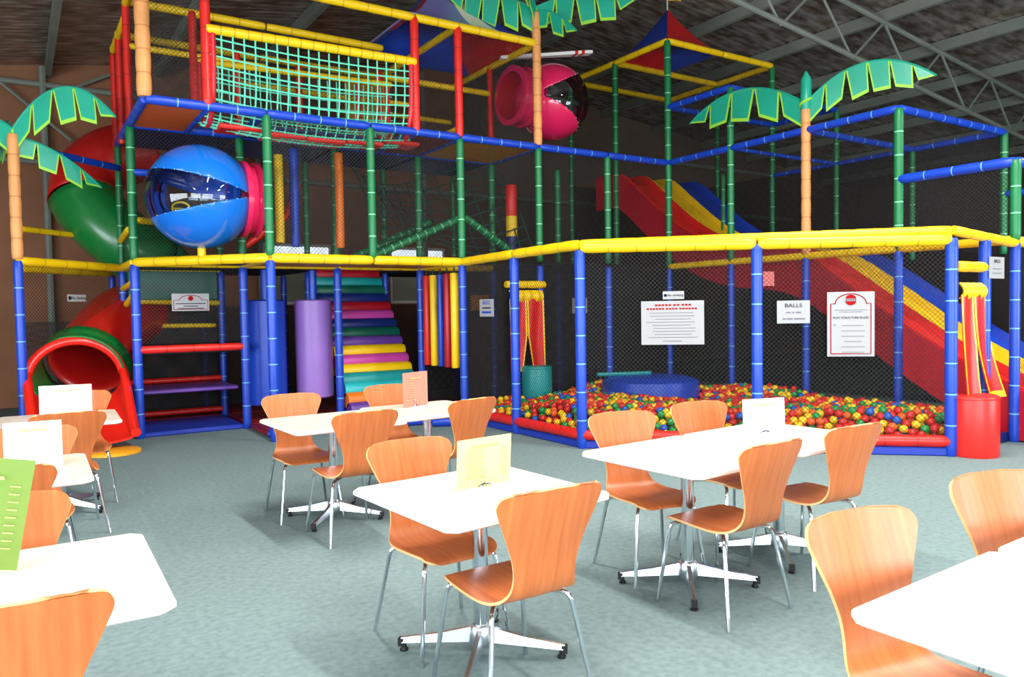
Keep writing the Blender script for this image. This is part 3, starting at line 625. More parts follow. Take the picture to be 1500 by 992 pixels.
# ------------------------------------------------------------------ palms
def leaf(e, base, ang, L, rise, droop, tipz, n=6, width=.30, name='leaf', both=False):
    """vinyl banner leaf hanging from an arched spine in a vertical plane"""
    d = Vector((math.cos(ang), math.sin(ang), 0)); s = Vector((-d.y, d.x, 0))
    def sp(t): return Vector(base)+d*(L*t)+Vector((0, 0, 4*rise*t*(1-t)+tipz*t))+s*(droop*t*t)
    b = MB()
    for k in range(n):
        t0, t1 = k/n, (k+1)/n; w = width*(.75+.5*math.sin(PI*min(1, (t0+.15))))*(1 if k < n-1 else .75); g = .10/n*1.15
        P = [sp(t0), sp((t0+t1)/2), sp(t1)]; dn = Vector((0, 0, -1)); tilt = d*(w*.12)*(1 if t0 > .3 else -.4)
        if k < n-1: low = [sp(t1-g)+dn*w*.92+tilt, sp(t0+g)+dn*w+tilt]
        else: low = [sp(t0+g*1.4)+dn*w*.95+tilt]
        poly = P+low; b.extrude(poly, s*.010, 1)
        cen = sum(poly, Vector())/len(poly); ins = [cen+(p-cen)*.86+Vector((0, 0, .012)) for p in poly]; b.extrude(ins, s*.016, 0)
    b.sweep([sp(t/14) for t in range(15)], .014, 6, 0); return b.build(name, [LEAF, LIME], e, smooth=False)
def palm(loc, ztop, leaves, label, spike=False, r=.06, z0=Z1):
    e = empty('palm_tree', loc, 0, label, 'palm tree'); b = MB(); b.padded((0, 0, 0), (0, 0, ztop-loc[2]), r, .26, bulge=.10, tie=.006); b.build('trunk', (PEACH, PTIE), e)
    if spike:
        b = MB(); h = ztop-loc[2]; b.sweep([(0, 0, h-.12), (0, 0, h), (.01, 0, h+.34), (0, 0, h+.46)], [.06, .075, .075, .01], 10, 0); b.build('crown_spike', LEAF, e)
        b = MB(); b.sweep([(0, 0, h-.1)]+[(.075*math.cos(t*5), .075*math.sin(t*5), h-.08+t*.16) for t in [k/10 for k in range(11)]], .02, 6); b.build('crown_wrap', LIME, e)
    for a in leaves: leaf(e, (0, 0, ztop-loc[2]+a[0]), math.radians(a[1]), *a[2:])
    return e
va = math.degrees(YAW)
pA = G(LP[0], LP[1], Z1+.02)
palm(pA, 3.74, [(.06, -28, 1.18, .42, .0, .14, 5, .34), (.06, 152, .9, .25, 0, -.2, 5, .34), (-.02, 10, .98, .10, .15, -.50, 4, .24), (0, 100, .8, .3, 0, -.2, 5, .3)], 'orange palm trunk with teal leaves at the far left, standing on the blue post')
palm(G(0, -1, Z2+.02), 6.04, [], 'tall orange padded palm trunk beside the red posts at upper left, leaves out of view', r=.075)
palm(G(4, -1, Z2+.02), 5.95, [(.08, -28, 1.45, .16, -.2, .05, 5, .36), (.05, 152, 1.3, .12, 0, .15, 5, .38), (.02, -70, .7, .10, .0, -.45, 3, .26), (.05, 60, 1.0, .2, 0, 0, 4, .3), (.05, -150, 1.0, .3, 0, .25, 4, .3)], 'orange palm with wide teal leaves beside the pink bubble pod', r=.062)
pC = G(6, -3, Z1+.02)
palm(pC, 4.33, [(.02, -75, 1.60, .36, .10, .06, 6, .34), (.02, 98, 2.0, .36, -.1, .12, 5, .38)], 'orange palm trunk with two teal leaves rising above the ball pit at right', spike=True, r=.062)

# ------------------------------------------------------------------ ball pit enclosure and right tower
bp_ = empty('ball_pit_enclosure', (0, 0, 0), 0, 'netted ball pit enclosure with blue posts, yellow top beam and red kick rail', 'ball pit')
for i, j in ((3, -2), (3, -3), (4, -4), (5, -5), (5.5, -5), (6, -5), (6, -4), (6, -3), (6, -2), (6, -1), (8, -5)):
    post(bp_, i, j, 0, Z1-.03+(.0), BL, r=.058 if j <= -2 and i < 6 else .052)
def bb_(a, c, mats=YE, r=.058, nm='beam'): return beam(bp_, a, c, mats, r, nm)
bb_(G(3, -1, Z1), G(3, -2, Z1+.02)); bb_(G(3, -2, Z1+.02), G(3, -3, Z1+.03)); bb_(G(3, -3, Z1), G(4, -4, Z1-.02), r=.065); bb_(G(4, -4, Z1-.02), G(5, -5, Z1-.04), r=.065)
bb_(G(3, -3, Z1+.04), G(5, -5, Z1+.05), r=.045); bb_(G(5, -5, Z1+.05), G(6, -5, Z1-.04), r=.05); bb_(G(6, -5, Z1-.02), G(7.2, -5, Z1-.02)); bb_(G(6, -1, Z1), G(6, -4, Z1), r=.05); bb_(G(6, -4, Z1), G(6, -5, Z1), r=.05)
for a, c in (((3, -1.0), (3, -2)), ((3, -2), (3, -3)), ((3, -3), (4, -4)), ((4, -4), (5, -5)), ((6.0, -5), (7, -5.1))):
    bb_(G(*a, .15), G(*c, .15), RE, .06, 'kick_rail'); b = MB(); A, C = G(*a, .045), G(*c, .045); d = C-A; b.box((A+C)/2, (d.length-.02, .05, .085), 0, math.atan2(d.y, d.x), bev=.01); b.build('kerb', BLUM, bp_)
PZ = .06
for a, c in (((3, -1), (3, -2)), ((3, -2), (3, -3)), ((3, -3), (4, -4)), ((4, -4), (5, -5)), ((6, -5), (7.2, -5))):
    netpanel([G(*a, .1), G(*c, .1), G(*c, Z1), G(*a, Z1)], bp_)
for j in (-1, -2, -3): netpanel([G(6, j-1, Z1), G(6, j, Z1), G(6, j, Z2), G(6, j-1, Z2)], bp_); netpanel([G(6, j-1, .3), G(6, j, .3), G(6, j, Z1), G(6, j-1, Z1)], bp_)
netpanel([G(3, -3, Z1), G(5, -5, Z1), G(6, -5, Z1), G(6, -3, Z1)], bp_, name='roof_net'); netpanel([G(3, -1, Z1), G(3, -3, Z1), G(6, -3, Z1), G(6, -1, Z1)], bp_, name='roof_net')
# pit floor bed
poly = [G(3.03, -1.03), G(3.03, -2.98), G(5.0, -4.95), G(5.97, -4.97), G(5.97, -1.03)]
b = MB(); b.extrude([p+Vector((0, 0, .06)) for p in poly], (0, 0, .10)); b.build('pit_mat', NAVY, bp_)
# right tower
rt = empty('climbing_tower', (0, 0, 0), 0, 'right hand netted tower of green posts with blue and yellow padded rails', 'play frame')
def rp(i, j, z0, z1, r=.052): return post(rt, i, j, z0, z1, GR, r)
rp(6, -1, Z1, Z3R, .055); rp(6, 0, Z1, Z3R); rp(8, -1, Z1, Z3R); rp(6, 1, Z1, Z3R, .045); rp(6, -2, Z1, 4.9); rp(8, -2, Z1, 4.9, .045); rp(6, -4, Z1, Z2, .055); rp(8, -3, Z1, Z2, .045); rp(8, -4, Z1, Z2); rp(6, -5, Z1, 3.12, .052); rp(8, 0, Z1, Z3R, .045); rp(7, -1, Z1, 3.9, .04)
def rbm(a, c, mats=BL, r=.05): return beam(rt, G(*a), G(*c), mats, r)
for j in (-1, -2, -3): rbm((6, j, Z2), (6, j-1, Z2))
rbm((6, -4, Z2), (7, -4, Z2)); rbm((7, -4, Z2), (8, -4, Z2)); rbm((8, -3, Z2), (8, -4, Z2), r=.045); rbm((6, -3, Z2), (8, -3, Z2), r=.045); rbm((6, -1, 4.9), (6, -2, 4.9)); rbm((6, -1, 4.9), (8, -1, 4.92), r=.045); rbm((8, -1, 4.92), (8, -2, 4.92), r=.045); rbm((6, -2, 4.9), (8, -2, 4.9), r=.045)
rbm((6, -4, 3.1), (6, -5, 3.1), r=.058); rbm((6, -5, 3.1), (7.2, -5, 3.1), r=.055); rbm((8, -4, 3.1), (8, -5, 3.1), r=.045); rbm((8, -1, Z2), (8, -3, Z2), r=.035); rbm((6, -2, Z2), (8, -2, Z2), r=.03)
for a, c in (((6, -1), (7, -1)), ((7, -1), (8, -1)), ((6, -1), (6, 0)), ((6, 0), (6, 1)), ((6, 0), (8, 0)), ((8, -1), (8, 0)), ((6, 1), (8, 1)), ((8, 0), (8, 1))): rbm((*a, Z3R), (*c, Z3R), YE, .052)
netpanel([G(6, -1, Z2), G(6, 1, Z2), G(6, 1, Z3R), G(6, -1, Z3R)], rt); netpanel([G(6, -1, Z2), G(8, -1, Z2), G(8, -1, Z3R), G(6, -1, Z3R)], rt); netpanel([G(6, -2, Z2), G(6, -1, Z2), G(6, -1, 4.9), G(6, -2, 4.9)], rt)
netpanel([G(8, -4, Z1), G(8, 1, Z1), G(8, 1, Z2), G(8, -4, Z2)], rt, NETSHADE); netpanel([G(6, -4, Z1), G(8, -4, Z1), G(8, -4, Z2), G(6, -4, Z2)], rt); netpanel([G(6, -5, Z1), G(6, -4, Z1), G(6, -4, 3.1), G(6, -5, 3.1)], rt)
netpanel([G(8, -5, .02), G(8, 1, .02), G(8, 1, Z1), G(8, -5, Z1)], rt, NETSHADE)
netpanel([G(6, 1, .02), G(8, 1, .02), G(8, 1, Z2), G(6, 1, Z2)], rt, NETSHADE)
# wave slide
ws = empty('wave_slide', G(6.75, -2, 0), 0, 'wide red, yellow and blue wave slide descending behind the ball pit netting', 'slide'); o = G(6.75, -2, 0)
prof = catmull([(.45, 3.90), (.15, 3.90), (-.1, 3.82), (-.5, 3.40), (-1.0, 2.90), (-1.5, 2.55), (-2.0, 2.36), (-2.6, 2.28), (-3.0, 2.10), (-3.5, 1.66), (-4.0, 1.20), (-4.5, .80), (-5.0, .48), (-5.6, .22), (-6.2, .14)], 4)
for (i0, i1, m, nm) in ((6.06, 6.52, RED, 'red'), (6.52, 7.0, YEL, 'yellow'), (7.0, 7.55, BLUE, 'blue')):
    rows = []
    for j, z in prof:
        rows.append([G(i0+(i1-i0)*s, j, z+(.14 if s in (0, 1) else 0)-.03*math.sin(PI*s))-o for s in (0, .04, .1, .3, .5, .7, .9, .96, 1)])
    b = MB(); b.sheet(rows, .03); b.build('lane', m, ws, label=nm+' slide lane')
b = MB(); rows = [[G(6.03, j, z+.12)-o, G(6.03, j, max(.02, z-.5))-o] for j, z in prof]; b.sheet(rows, .05); b.build('side_wall', CRIMSON, ws)
# balls
from math import sqrt
def inside(x, y, P, mg):
    n = len(P)
    for k in range(n):
        a, c = P[k], P[(k+1) % n]; e_ = (c.x-a.x, c.y-a.y); L = math.hypot(*e_); d = ((x-a.x)*e_[1]-(y-a.y)*e_[0])/L
        if sgnP*d < mg: return False
    return True
def edge(x, y, P):
    r = 9
    for k in range(3):
        a, c = P[k], P[(k+1) % 5]; e_ = (c.x-a.x, c.y-a.y); L = math.hypot(*e_); r = min(r, abs((x-a.x)*e_[1]-(y-a.y)*e_[0])/L)
    return r
a_, c_ = poly[0], poly[1]; cx = sum(p.x for p in poly)/5; cy = sum(p.y for p in poly)/5
sgnP = 1 if ((cx-a_.x)*(c_.y-a_.y)-(cy-a_.y)*(c_.x-a_.x)) > 0 else -1
BR = .045; pts = []; s_ = .088
def heap(x, y): return .30+.06*math.sin(x*1.7+1)*math.cos(y*1.3)+.04*math.sin(x*4+y*3)
TC = G(3.78, -1.22); ISL = G(4.95, -1.75)
y = Y0-5.2*M; row = 0
while y < Y0-1*M:
    x = X0+3*M+(row % 2)*s_/2
    while x < X0+6*M:
        xx, yy = x+random.uniform(-.012, .012), y+random.uniform(-.012, .012)
        if inside(xx, yy, poly, .06) and math.hypot(xx-TC.x, yy-TC.y) > .33 and math.hypot((xx-ISL.x)/.80, (yy-ISL.y)/.72) > 1:
            de = edge(xx, yy, poly); z = .11+(heap(xx, yy)-.11)*min(1, .25+max(0, de-.06)/.35)+random.uniform(-.03, .03)
            pts.append((xx, yy, z))
        x += s_
    y += s_*.866; row += 1
BC = {'red': (215, 32, 28), 'yellow': (246, 200, 24), 'green': (18, 148, 66), 'blue': (24, 92, 196), 'orange': (240, 100, 24)}
names = list(BC); wts = [.36, .26, .17, .10, .11]
bmats = {k: mat(k+' ball plastic', v, .28, coat=.2) for k, v in BC.items()}
def ico(sub):
    bm = bmesh.new(); bmesh.ops.create_icosphere(bm, subdivisions=sub, radius=BR); v = np.array([tuple(q.co) for q in bm.verts]); f = [[w.index for w in q.verts] for q in bm.faces]; bm.free(); return v, np.array(f)
cols_ = random.choices(range(5), wts, k=len(pts))
def view(p):
    d = np.array(p)-O; z = d@fw; return 750+F*(d@cr)/z, 496-F*(d@cu)/z, z
occl = [(857, 1010, 595, 760), (990, 1070, 588, 640), (1070, 1160, 570, 640), (1205, 1285, 608, 720), (995, 1290, 632, 760)]
sc_ = []
for k, p in enumerate(pts):
    u, v, dz = view(p); hid = any(a < u < c and t < v < q for a, c, t, q in occl) or v > 652 or (u > 1388)
    sc_.append((dz+(100 if hid else 0), k))
sc_.sort(); near = [k for _, k in sc_[:300]]; nset = set(near)
v3, f3 = ico(3); protos = {}
for k in near:
    nm = names[cols_[k]]
    if nm not in protos:
        me = bpy.data.meshes.new('ball'); me.from_pydata(v3.tolist(), [], f3.tolist()); me.polygons.foreach_set('use_smooth', [True]*len(f3)); me.materials.append(bmats[nm]); protos[nm] = bpy.data.objects.new('ball', me); ob = protos[nm]
    else: ob = protos[nm].copy()
    col.objects.link(ob); ob.location = pts[k]; tag(ob, 'small %s plastic ball near the front kick rail of the ball pit' % nm, 'ball', '%s balls in the ball pit' % nm)
v2, f2 = ico(2); rest = [(p, cols_[k]) for k, p in enumerate(pts) if k not in nset]+[((p[0]+.044, p[1]+.025, p[2]-.07), random.choices(range(5), wts)[0]) for p in pts if inside(p[0]+.044, p[1]+.025, poly, .06) and p[2] > .2]
V = np.concatenate([v2+np.array(p) for p, _ in rest]); Fc = np.concatenate([f2+len(v2)*k for k in range(len(rest))]); me = bpy.data.meshes.new('plastic_balls'); me.from_pydata(V.tolist(), [], Fc.tolist())
for nm in names: me.materials.append(bmats[nm])
me.polygons.foreach_set('material_index', np.repeat([c for _, c in rest], len(f2))); me.polygons.foreach_set('use_smooth', [True]*len(Fc)); ob = bpy.data.objects.new('plastic_balls', me); col.objects.link(ob)
tag(ob, 'mass of red, yellow, green and blue plastic balls filling the rest of the pit', 'balls', kind='stuff')
# padded island in the pit
e = empty('padded_island', (ISL.x, ISL.y, .11), 0, 'round blue padded mound standing in the ball pit', 'soft play mound'); b = MB()
b.sweep([(0, 0, 0), (0, 0, .26), (0, 0, .38), (0, 0, .43), (0, 0, .44)], [.72, .72, .70, .55, .3], 32, sx=1.0); b.build('mound', BLUE, e); b = MB(); b.sweep([(-.6, .5, .46), (.2, .2, .46)], .03, 8); b.build('piping', TEAL, e)

# ------------------------------------------------------------------ curtain gates
def gate(name, a, c, z_bar, z_top, z_bot, label, twist=0., out=(0, -1)):
    A, C = Vector(a), Vector(c); A.z = C.z = 0; e = empty(name, (A+C)/2, 0, label, 'curtain'); o = (A+C)/2; d = (C-A); W = d.length; d.normalize(); nrm = Vector((out[0], out[1], 0)).normalized()
    b = MB(); b.padded(A-o+Vector((0, 0, z_bar)), C-o+Vector((0, 0, z_bar)), .055, .3); b.build('top_bar', YE, e)
    b = MB(); b.sheet([[A-o+d*(W*(.08+.84*u))+Vector((0, 0, z_top-.02-.16*v))+nrm*(.05*math.sin(v*3)+.015*math.sin(u*25)) for v in [k/6 for k in range(7)]] for u in [k/24 for k in range(25)]], .02); b.build('valance', YEL, e)
    for k in (0, 1):
        b = MB(); u0, u1 = (.06, .49) if k == 0 else (.50, .94); rows = []
        nU = 26
        for q in range(nU+1):
            u = q/nU; r = []
            for w in range(17):
                v = w/16; z = z_top-.14-(z_top-.14-z_bot)*v; gap = .26*max(0, v-.5)*(1 if k == 0 else -1)*(1-u if k == 1 else u) ; x = u0+(u1-u0)*u - gap + twist*v*v*(.35*(u+.2) if k == 0 else .55+.6*u)
                r.append(A-o+d*(W*x)+Vector((0, 0, z))+nrm*(.03+.12*twist*v*v+.015*math.sin(u*6+v*2)))
            rows.append(r)
        b.sheet(rows, .012, mfun=lambda i, j, k=k: 1 if (j >= 15 or i < 2 or i > nU-3) else 0); b.build('flap', [RED, YEL], e)
    return e
gate('curtain_gate', G(3.5, -1.06), G(4.02, -1.06), 1.93, 1.86, .66, 'red and yellow curtain flaps at the inner gateway of the ball pit')
gate('curtain_gate', G(5.07, -5.0), G(5.5, -5.0), 1.93, 1.78, .55, 'red and yellow curtain flaps at the right gateway above the red drum', twist=.45)
def drum(c, r, h, m, label, sx=1.):
    e = empty('padded_drum', c, 0, label, 'soft play drum'); b = MB(); b.sweep([(0, 0, .0), (0, 0, .02), (0, 0, h-.03), (0, 0, h-.008), (0, 0, h)], [r*.97, r, r, r*.97, r*.9], 36); b.build('drum_body', m, e); b = MB(); n = 36
    b.sweep([(r*1.0*math.cos(2*PI*k/n), r*math.sin(2*PI*k/n), h-.03) for k in range(n+1)], .008, 6, cap=False); b.build('piping', m, e); return e
drum(at_z(783, 600, .12)+Vector((.12, .1, 0)), .22, .62, TEAL, 'teal padded drum under the inner curtain gate of the ball pit'); 
q = at_z(1441, 672, 0); drum((q.x+.12, q.y+.16, 0.001), .235, .62, RED, 'red padded drum standing on the carpet under the right curtain gate')

# ------------------------------------------------------------------ hanging things
def hang(name, top, length, r, mats, label, cat='hanging bag', group=None, cap=None, strap=.12):
    e = empty(name, top, 0, label, cat, group); b = MB(); b.sweep([(0, 0, -strap-length), (0, 0, -strap-length+.02), (0, 0, -strap-.02), (0, 0, -strap)], [r*.9, r, r, r*.9], 24); b.build('sleeve', mats, e)
    b = MB(); b.sweep([(0, 0, 0), (0, 0, -strap-.01)], .012 if not cap else cap, 12); b.build('strap', BLACK if not cap else BLUE, e); return e
hang('soft_roller', (3.02, Y0+.3*M, Z1-.05), 1.50, .275, BLUE, 'thick blue vertical soft roller hanging left of the purple one', 'soft roller', cap=.06, strap=.43)
hang('soft_roller', (3.72, Y0+.3*M, Z1-.05), 1.45, .27, PURPLE, 'thick lilac purple vertical soft roller left of the striped steps', 'soft roller', cap=.06, strap=.43)
for k, (m, nm) in enumerate(((RED, 'leftmost, red'), (YEL, 'second from left, yellow'), (BLUE, 'thin blue middle'), (CRIMSON, 'second from right, red'), (YEL, 'rightmost, yellow'))):
    hang('hanging_bag', G(3, -.16-.165*k, Z1-.06), 1.36-.0*k, (.058, .055, .045, .058, .06)[k], m, nm+' tube in the row of five hanging right of the steps', 'hanging tube', 'row of five hanging tubes', strap=.08)
for (i, j, m, L, zt0, nm) in ((1.36, -.1, YEL, 1.2, 3.8, 'yellow netted tube hanging inside the middle level beside the blue pod'), (1.52, -.1, BLUE, 1.35, 3.9, 'blue tube hanging inside the middle level right of the yellow one'), (2.0, -.12, ORANGE, 1.35, 3.9, 'orange tube hanging inside the middle level in front of a green post')):
    hang('hanging_bag', G(i, j, zt0), L, .062, m, nm, 'hanging tube', strap=.06)
e = hang('punching_bag', G(4.15, -.2, 3.62), .5, .09, RED, 'red, yellow and navy banded bag hanging in the middle level', 'hanging bag', strap=.04)
for k, m in enumerate((YEL, NAVY)):
    b = MB(); b.sweep([(0, 0, -.54-.33*(k+1)), (0, 0, -.54-.33*k)], .092, 20); b.build('band', m, e)

# ------------------------------------------------------------------ striped steps
ss = empty('roll_staircase', G(2.5, 0, 0), 0, 'steep staircase of coloured padded rolls rising inside the frame', 'soft play steps'); o = G(2.5, 0, 0)
sc = [VIOLET, ORANGE, CYAN, TEAL, YEL, PINK, YEL, VIOLET, DGREEN, NAVY, PINK, CRIMSON, NAVY, DGREEN, TEAL, CRIMSON]
for k, m in enumerate(sc):
    t = k/15; y = Y0-.12*M+1.62*t; z = .14+2.04*t; b = MB(); r = .105 if k > 3 else .12
    x0_, x1_ = X0+2*M+.07, X0+3*M-.07-.02*k*0
    b.sweep([Vector((x0_, y, z))-o, Vector((x0_+.03, y, z))-o, Vector((x1_-.05, y, z))-o, Vector((x1_-.01, y, z))-o, Vector((x1_, y, z))-o], [r*.9, r, r, r*.8, r*.5], 16); b.box(Vector(((x0_+x1_)/2, y+.15, z-.02))-o, (x1_-x0_-.02, .3, .12), bev=.02); b.build('step_roll', m, ss)

# ------------------------------------------------------------------ tube slide
ts = empty('tube_slide', (0.8, 12., 0), 0, 'red and green spiral tube slide with open red mouth at the left', 'tube slide'); o = Vector((.8, 12., 0))
TR = mat('red slide plastic', (196, 26, 24), .3, coat=.2); TG = mat('green slide plastic', (16, 118, 52), .3, coat=.2); TRI = mat('bright red plastic', (232, 38, 26), .25, coat=.3)
K = [(215, 222, 13.4), (165, 232, 13.3), (128, 262, 13.2), (128, 300, 13.0), (160, 335, 12.8), (205, 372, 12.7), (245, 405, 12.9), (250, 440, 13.1), (215, 455, 12.9), (180, 468, 12.5), (150, 500, 12.0), (124, 538, 11.5), (112, 556, 11.05)]
K3 = [tuple(at_y(*k)) for k in K]; path = [Vector(tuple(p))-o for p in catmull(K3, 5)]
def tubeseg(a, c, m, r=.45, nm='tube_section'):
    P = path[a:c+1]; b = MB(); n = len(P); 
    P2 = [P[0]]+P+[P[-1]]; rr = [r*1.0]+[r]*n+[r*1.0]
    b.sweep(P, [r*1.07 if k in (0, n-1) else r for k in range(n)], 28, cap=False); ob = b.build(nm, m, ts); md = ob.modifiers.new('s', 'SOLIDIFY'); md.thickness = .02; return ob
tubeseg(0, 14, TR); tubeseg(14, 27, TG); tubeseg(27, 38, TG); tubeseg(38, 54, TR); tubeseg(54, 59, TG, .50)
# mouth and chute
mc = path[-1]; R_ = .53
e0 = Vector(tuple(at_z(128, 665, .0)))-o; dr = Vector((e0.x-mc.x, e0.y-mc.y, 0)).normalized(); sd = Vector((-dr.y, dr.x, 0))*-1; Lc = 1.15
rows = []
for k in range(13):
    t = k/12; cc = mc+dr*(Lc*t); floorz = (mc.z-.44)*(1-t)**1.3+.10; hh = (mc.z-floorz)*(1-t)**1.6+.10; row = []
    for q in range(17):
        a = PI*q/16; row.append(Vector((cc.x, cc.y, 0))+sd*(-math.cos(a)*R_*(1-.05*t))+Vector((0, 0, floorz+(1-math.sin(a)**.8)*hh)))
    rows.append(row)
b = MB(); b.sheet(rows, .025); b.build('chute', TRI, ts)
b = MB(); b.sweep([r[0] for r in rows][::-1]+[mc+sd*(-math.cos(a)*R_)+Vector((0, 0, math.sin(a)*R_*.92)) for a in [PI*k/20 for k in range(1, 20)]]+[r[-1] for r in rows], .055, 12); b.build('mouth_rim', TRI, ts)
q = at_z(165, 664, 0); e = empty('landing_mat', (q.x, q.y, .0), 0, 'round yellow mat on the carpet at the end of the tube slide', 'mat'); b = MB(); b.sweep([(0, 0, .002), (0, 0, .03), (0, 0, .04)], [.30, .30, .28], 32); b.build('mat_pad', mat('amber mat', (246, 168, 24), .4), e)

# ------------------------------------------------------------------ signs
INK = mat('dark print', (24, 24, 30), .8, spec=.1); RINK = mat('red print', (150, 14, 18), .8, spec=.1); GINK = mat('grey print', (112, 112, 118), .8, spec=.1)
def sign(p00, p11, label, name='sign', th=.006):
    """p00 lower left, p11 upper right world points on a vertical plane"""
    a, c = Vector(p00), Vector(p11); d = Vector((c.x-a.x, c.y-a.y, 0)); w = d.length; h = c.z-a.z; rz = math.atan2(d.y, d.x); e = empty(name, ((a.x+c.x)/2, (a.y+c.y)/2, a.z), rz, label, 'sign'); b = MB(); b.box((0, 0, h/2), (w, th, h), bev=.002); b.build('board', SIGNP, e, smooth=False); return e, w, h
def bars(e, specs, m, y=-.0045, name='print'):
    b = MB()
    for x, z, w, h in specs: b.box((x, y, z), (w, .001, h))
    return b.build(name, m, e, smooth=False)
RT = (PI/2, 0, 0)
nd = Vector((-1, -1, 0)).normalized()*.03
def dg(px, py):   # point on the diagonal front net
    A = G(3, -3); r = Vector(tuple(ray(px, py))); n = Vector((1, 1, 0)); t = (A-Vector((0, 0, H))).dot(n)/r.dot(n); return Vector((0, 0, H))+r*t
off = Vector((-1, -1, 0)).normalized()*.06
e, w, h = sign(dg(940, 505)+off, dg(1031, 440)+off, 'large white landscape notice with two red heading lines on the ball pit net')
bars(e, [(x_*.036-.17, h-.045, .028, .018) for x_ in (0, 1, 2, 3, 4, 5.4, 6.4, 7.8, 8.8, 9.8)]+[(x_*.032-.26, h-.085, .025, .017) for x_ in (0, 1, 2, 3, 4, 5, 6.4, 7.4, 8.4, 9.4, 10.8, 11.8, 12.8, 13.8, 14.8, 15.8)], RINK)
rr = random.Random(3); bars(e, [(rr.uniform(-.02, .02), h-.13-.033*k, w*rr.uniform(.55, .82), .006) for k in range(9)]+[(0, .04, .2, .008)], GINK)
e, w, h = sign(dg(971, 440.2)+off+Vector((0, 0, .01)), dg(1002, 426.5)+off, 'small white no climbing label just above the large landscape notice')
txt('No climbing', .035, e, (.02, -.006, h/2), RT, INK); b = MB(); b.sweep([(-w*.38, -.0035, h/2), (-w*.38, -.006, h/2)], .016, 16); b.build('symbol', INK, e)
e, w, h = sign(dg(1137, 474)+off, dg(1185, 440)+off, 'white landscape paper reading BALLS, left of the tall rules board')
txt('BALLS', .055, e, (0, -.006, h*.78), RT, INK, sx=1.2); bars(e, [(-.05, h*.48, .05, .014), (0, h*.48, .025, .014), (.05, h*.48, .05, .018)], GINK); bars(e, [(-.09, h*.2, .035, .017), (-.035, h*.2, .055, .017), (.06, h*.2, .11, .017)], GINK)
e, w, h = sign(dg(1210, 522)+off, dg(1279, 427)+off, 'tall white play structure rules board with red arched border and round red logo')
b = MB(); yb = -.005; hw, top_ = w/2-.035, h*.82
out = [(-hw, .03), (hw, .03), (hw, top_), (.155, top_)]+[(.15*math.cos(t), top_+.10*math.sin(t)) for t in [PI*k/16 for k in range(0, 17)]]+[(-.155, top_), (-hw, top_), (-hw, .03)]
b.sweep([(x, yb, z) for x, z in out], .005, 4, cap=False); b.build('border', RINK, e)
b = MB(); b.sweep([(0, -.0035, h*.875), (0, -.008, h*.875)], .055, 24); b.build('logo_disc', RINK, e); b = MB(); b.box((0, -.009, h*.875), (.125, .001, .024)); b.build('logo_band', SIGNP, e, smooth=False); bars(e, [(-.045+.018*k, h*.875, .012, .013) for k in range(6)], INK, y=-.0102, name='logo_lettering')
txt('PLAY STRUCTURE RULES', .031, e, (0, -.006, h*.60), RT, INK); bars(e, [(0, h*.72, w*.7, .006), (0, h*.69, w*.5, .006)], GINK); bars(e, [(.02, h*.48-.055*k, w*rr.uniform(.35, .55), .006) for k in range(6)]+[(-hw*.8, h*.49, .012, .02)], GINK)
# left bay signs
e, w, h = sign(at_y(252, 456, Y0-.08), at_y(306, 430, Y0-.08)+Vector((0, 0, 0)), 'white plate with red arched border on the net of the left entry bay')
h_ = h; b = MB(); out = [(-w/2+.02, .02), (w/2-.02, .02), (w/2-.02, h*.62)]+[(w*.3*math.cos(t), h*.62+h*.28*math.sin(t)) for t in [PI*k/14 for k in range(15)]]+[(-w/2+.02, h*.62), (-w/2+.02, .02)]
b.sweep([(x, -.005, z) for x, z in out], .004, 4, cap=False); b.build('border', RINK, e); b = MB(); b.sweep([(0, -.0035, h*.72), (0, -.007, h*.72)], .032, 20); b.build('logo_disc', RINK, e)
bars(e, [(0, h*.42, w*.8, .010), (0, h*.28, w*.4, .010), (0, h*.15, w*.7, .010)], INK)
d_ = (G(0, 1)-G(LP[0], LP[1])).normalized()
def lb(px, py):
    A = G(LP[0], LP[1]); r = Vector(tuple(ray(px, py))); n = Vector((-d_.y, d_.x, 0)); t = (A-Vector((0, 0, H))).dot(n)/r.dot(n); return Vector((0, 0, H))+r*t+n*-.05
e, w, h = sign(lb(94, 442), lb(121, 432), 'small white no climbing label on the net above the tube slide mouth')
txt('No climbing', .05, e, (.03, -.006, h/2), RT, INK); b = MB(); b.sweep([(-w*.38, -.0035, h/2), (-w*.38, -.006, h/2)], .025, 16); b.build('symbol', INK, e)
xs_ = X0+3*M-.05
e, w, h = sign(at_x(703, 464, xs_), at_x(723, 438, xs_), 'white paper on the net between the hanging tubes and the ball pit corner')
txt('BALLS', .07, e, (0, -.006, h*.8), RT, BLUE); bars(e, [(0, h*.5, w*.6, .016)], INK); bars(e, [(0, h*.25, w*.65, .024)], BLUE)
e, w, h = sign(at_y(1449, 408, Y0-5*M-.06), at_y(1471, 377, Y0-5*M-.06), 'white paper on the net right of the right curtain gate')
txt('BALLS', .05, e, (0, -.006, h*.8), RT, INK); bars(e, [(0, h*.45, w*.6, .008), (0, h*.25, w*.6, .008)], GINK)
e, w, h = sign(at_y(1118, 419, Y0-3.2*M), at_y(1134, 398, Y0-3.2*M), 'faded pink paper pinned inside the ball pit beside the front post'); 
for ch in kids(e): ch.data.materials[0] = mat('pink paper', (235, 120, 120), .6)
e, w, h = sign(at_y(690, 455, Y0-.9*M), at_y(716, 432, Y0-.9*M), 'orange paper behind the white notice at the ball pit corner')
for ch in kids(e): ch.data.materials[0] = mat('orange paper', (235, 140, 40), .6)
e, w, h = sign(at_x(860, 459, X0+3*M+.9), at_x(838, 437, X0+3*M+.9), 'grey back of a paper notice seen behind the ball pit corner post')
for ch in kids(e): ch.data.materials[0] = mat('grey paper back', (120, 118, 120), .7)

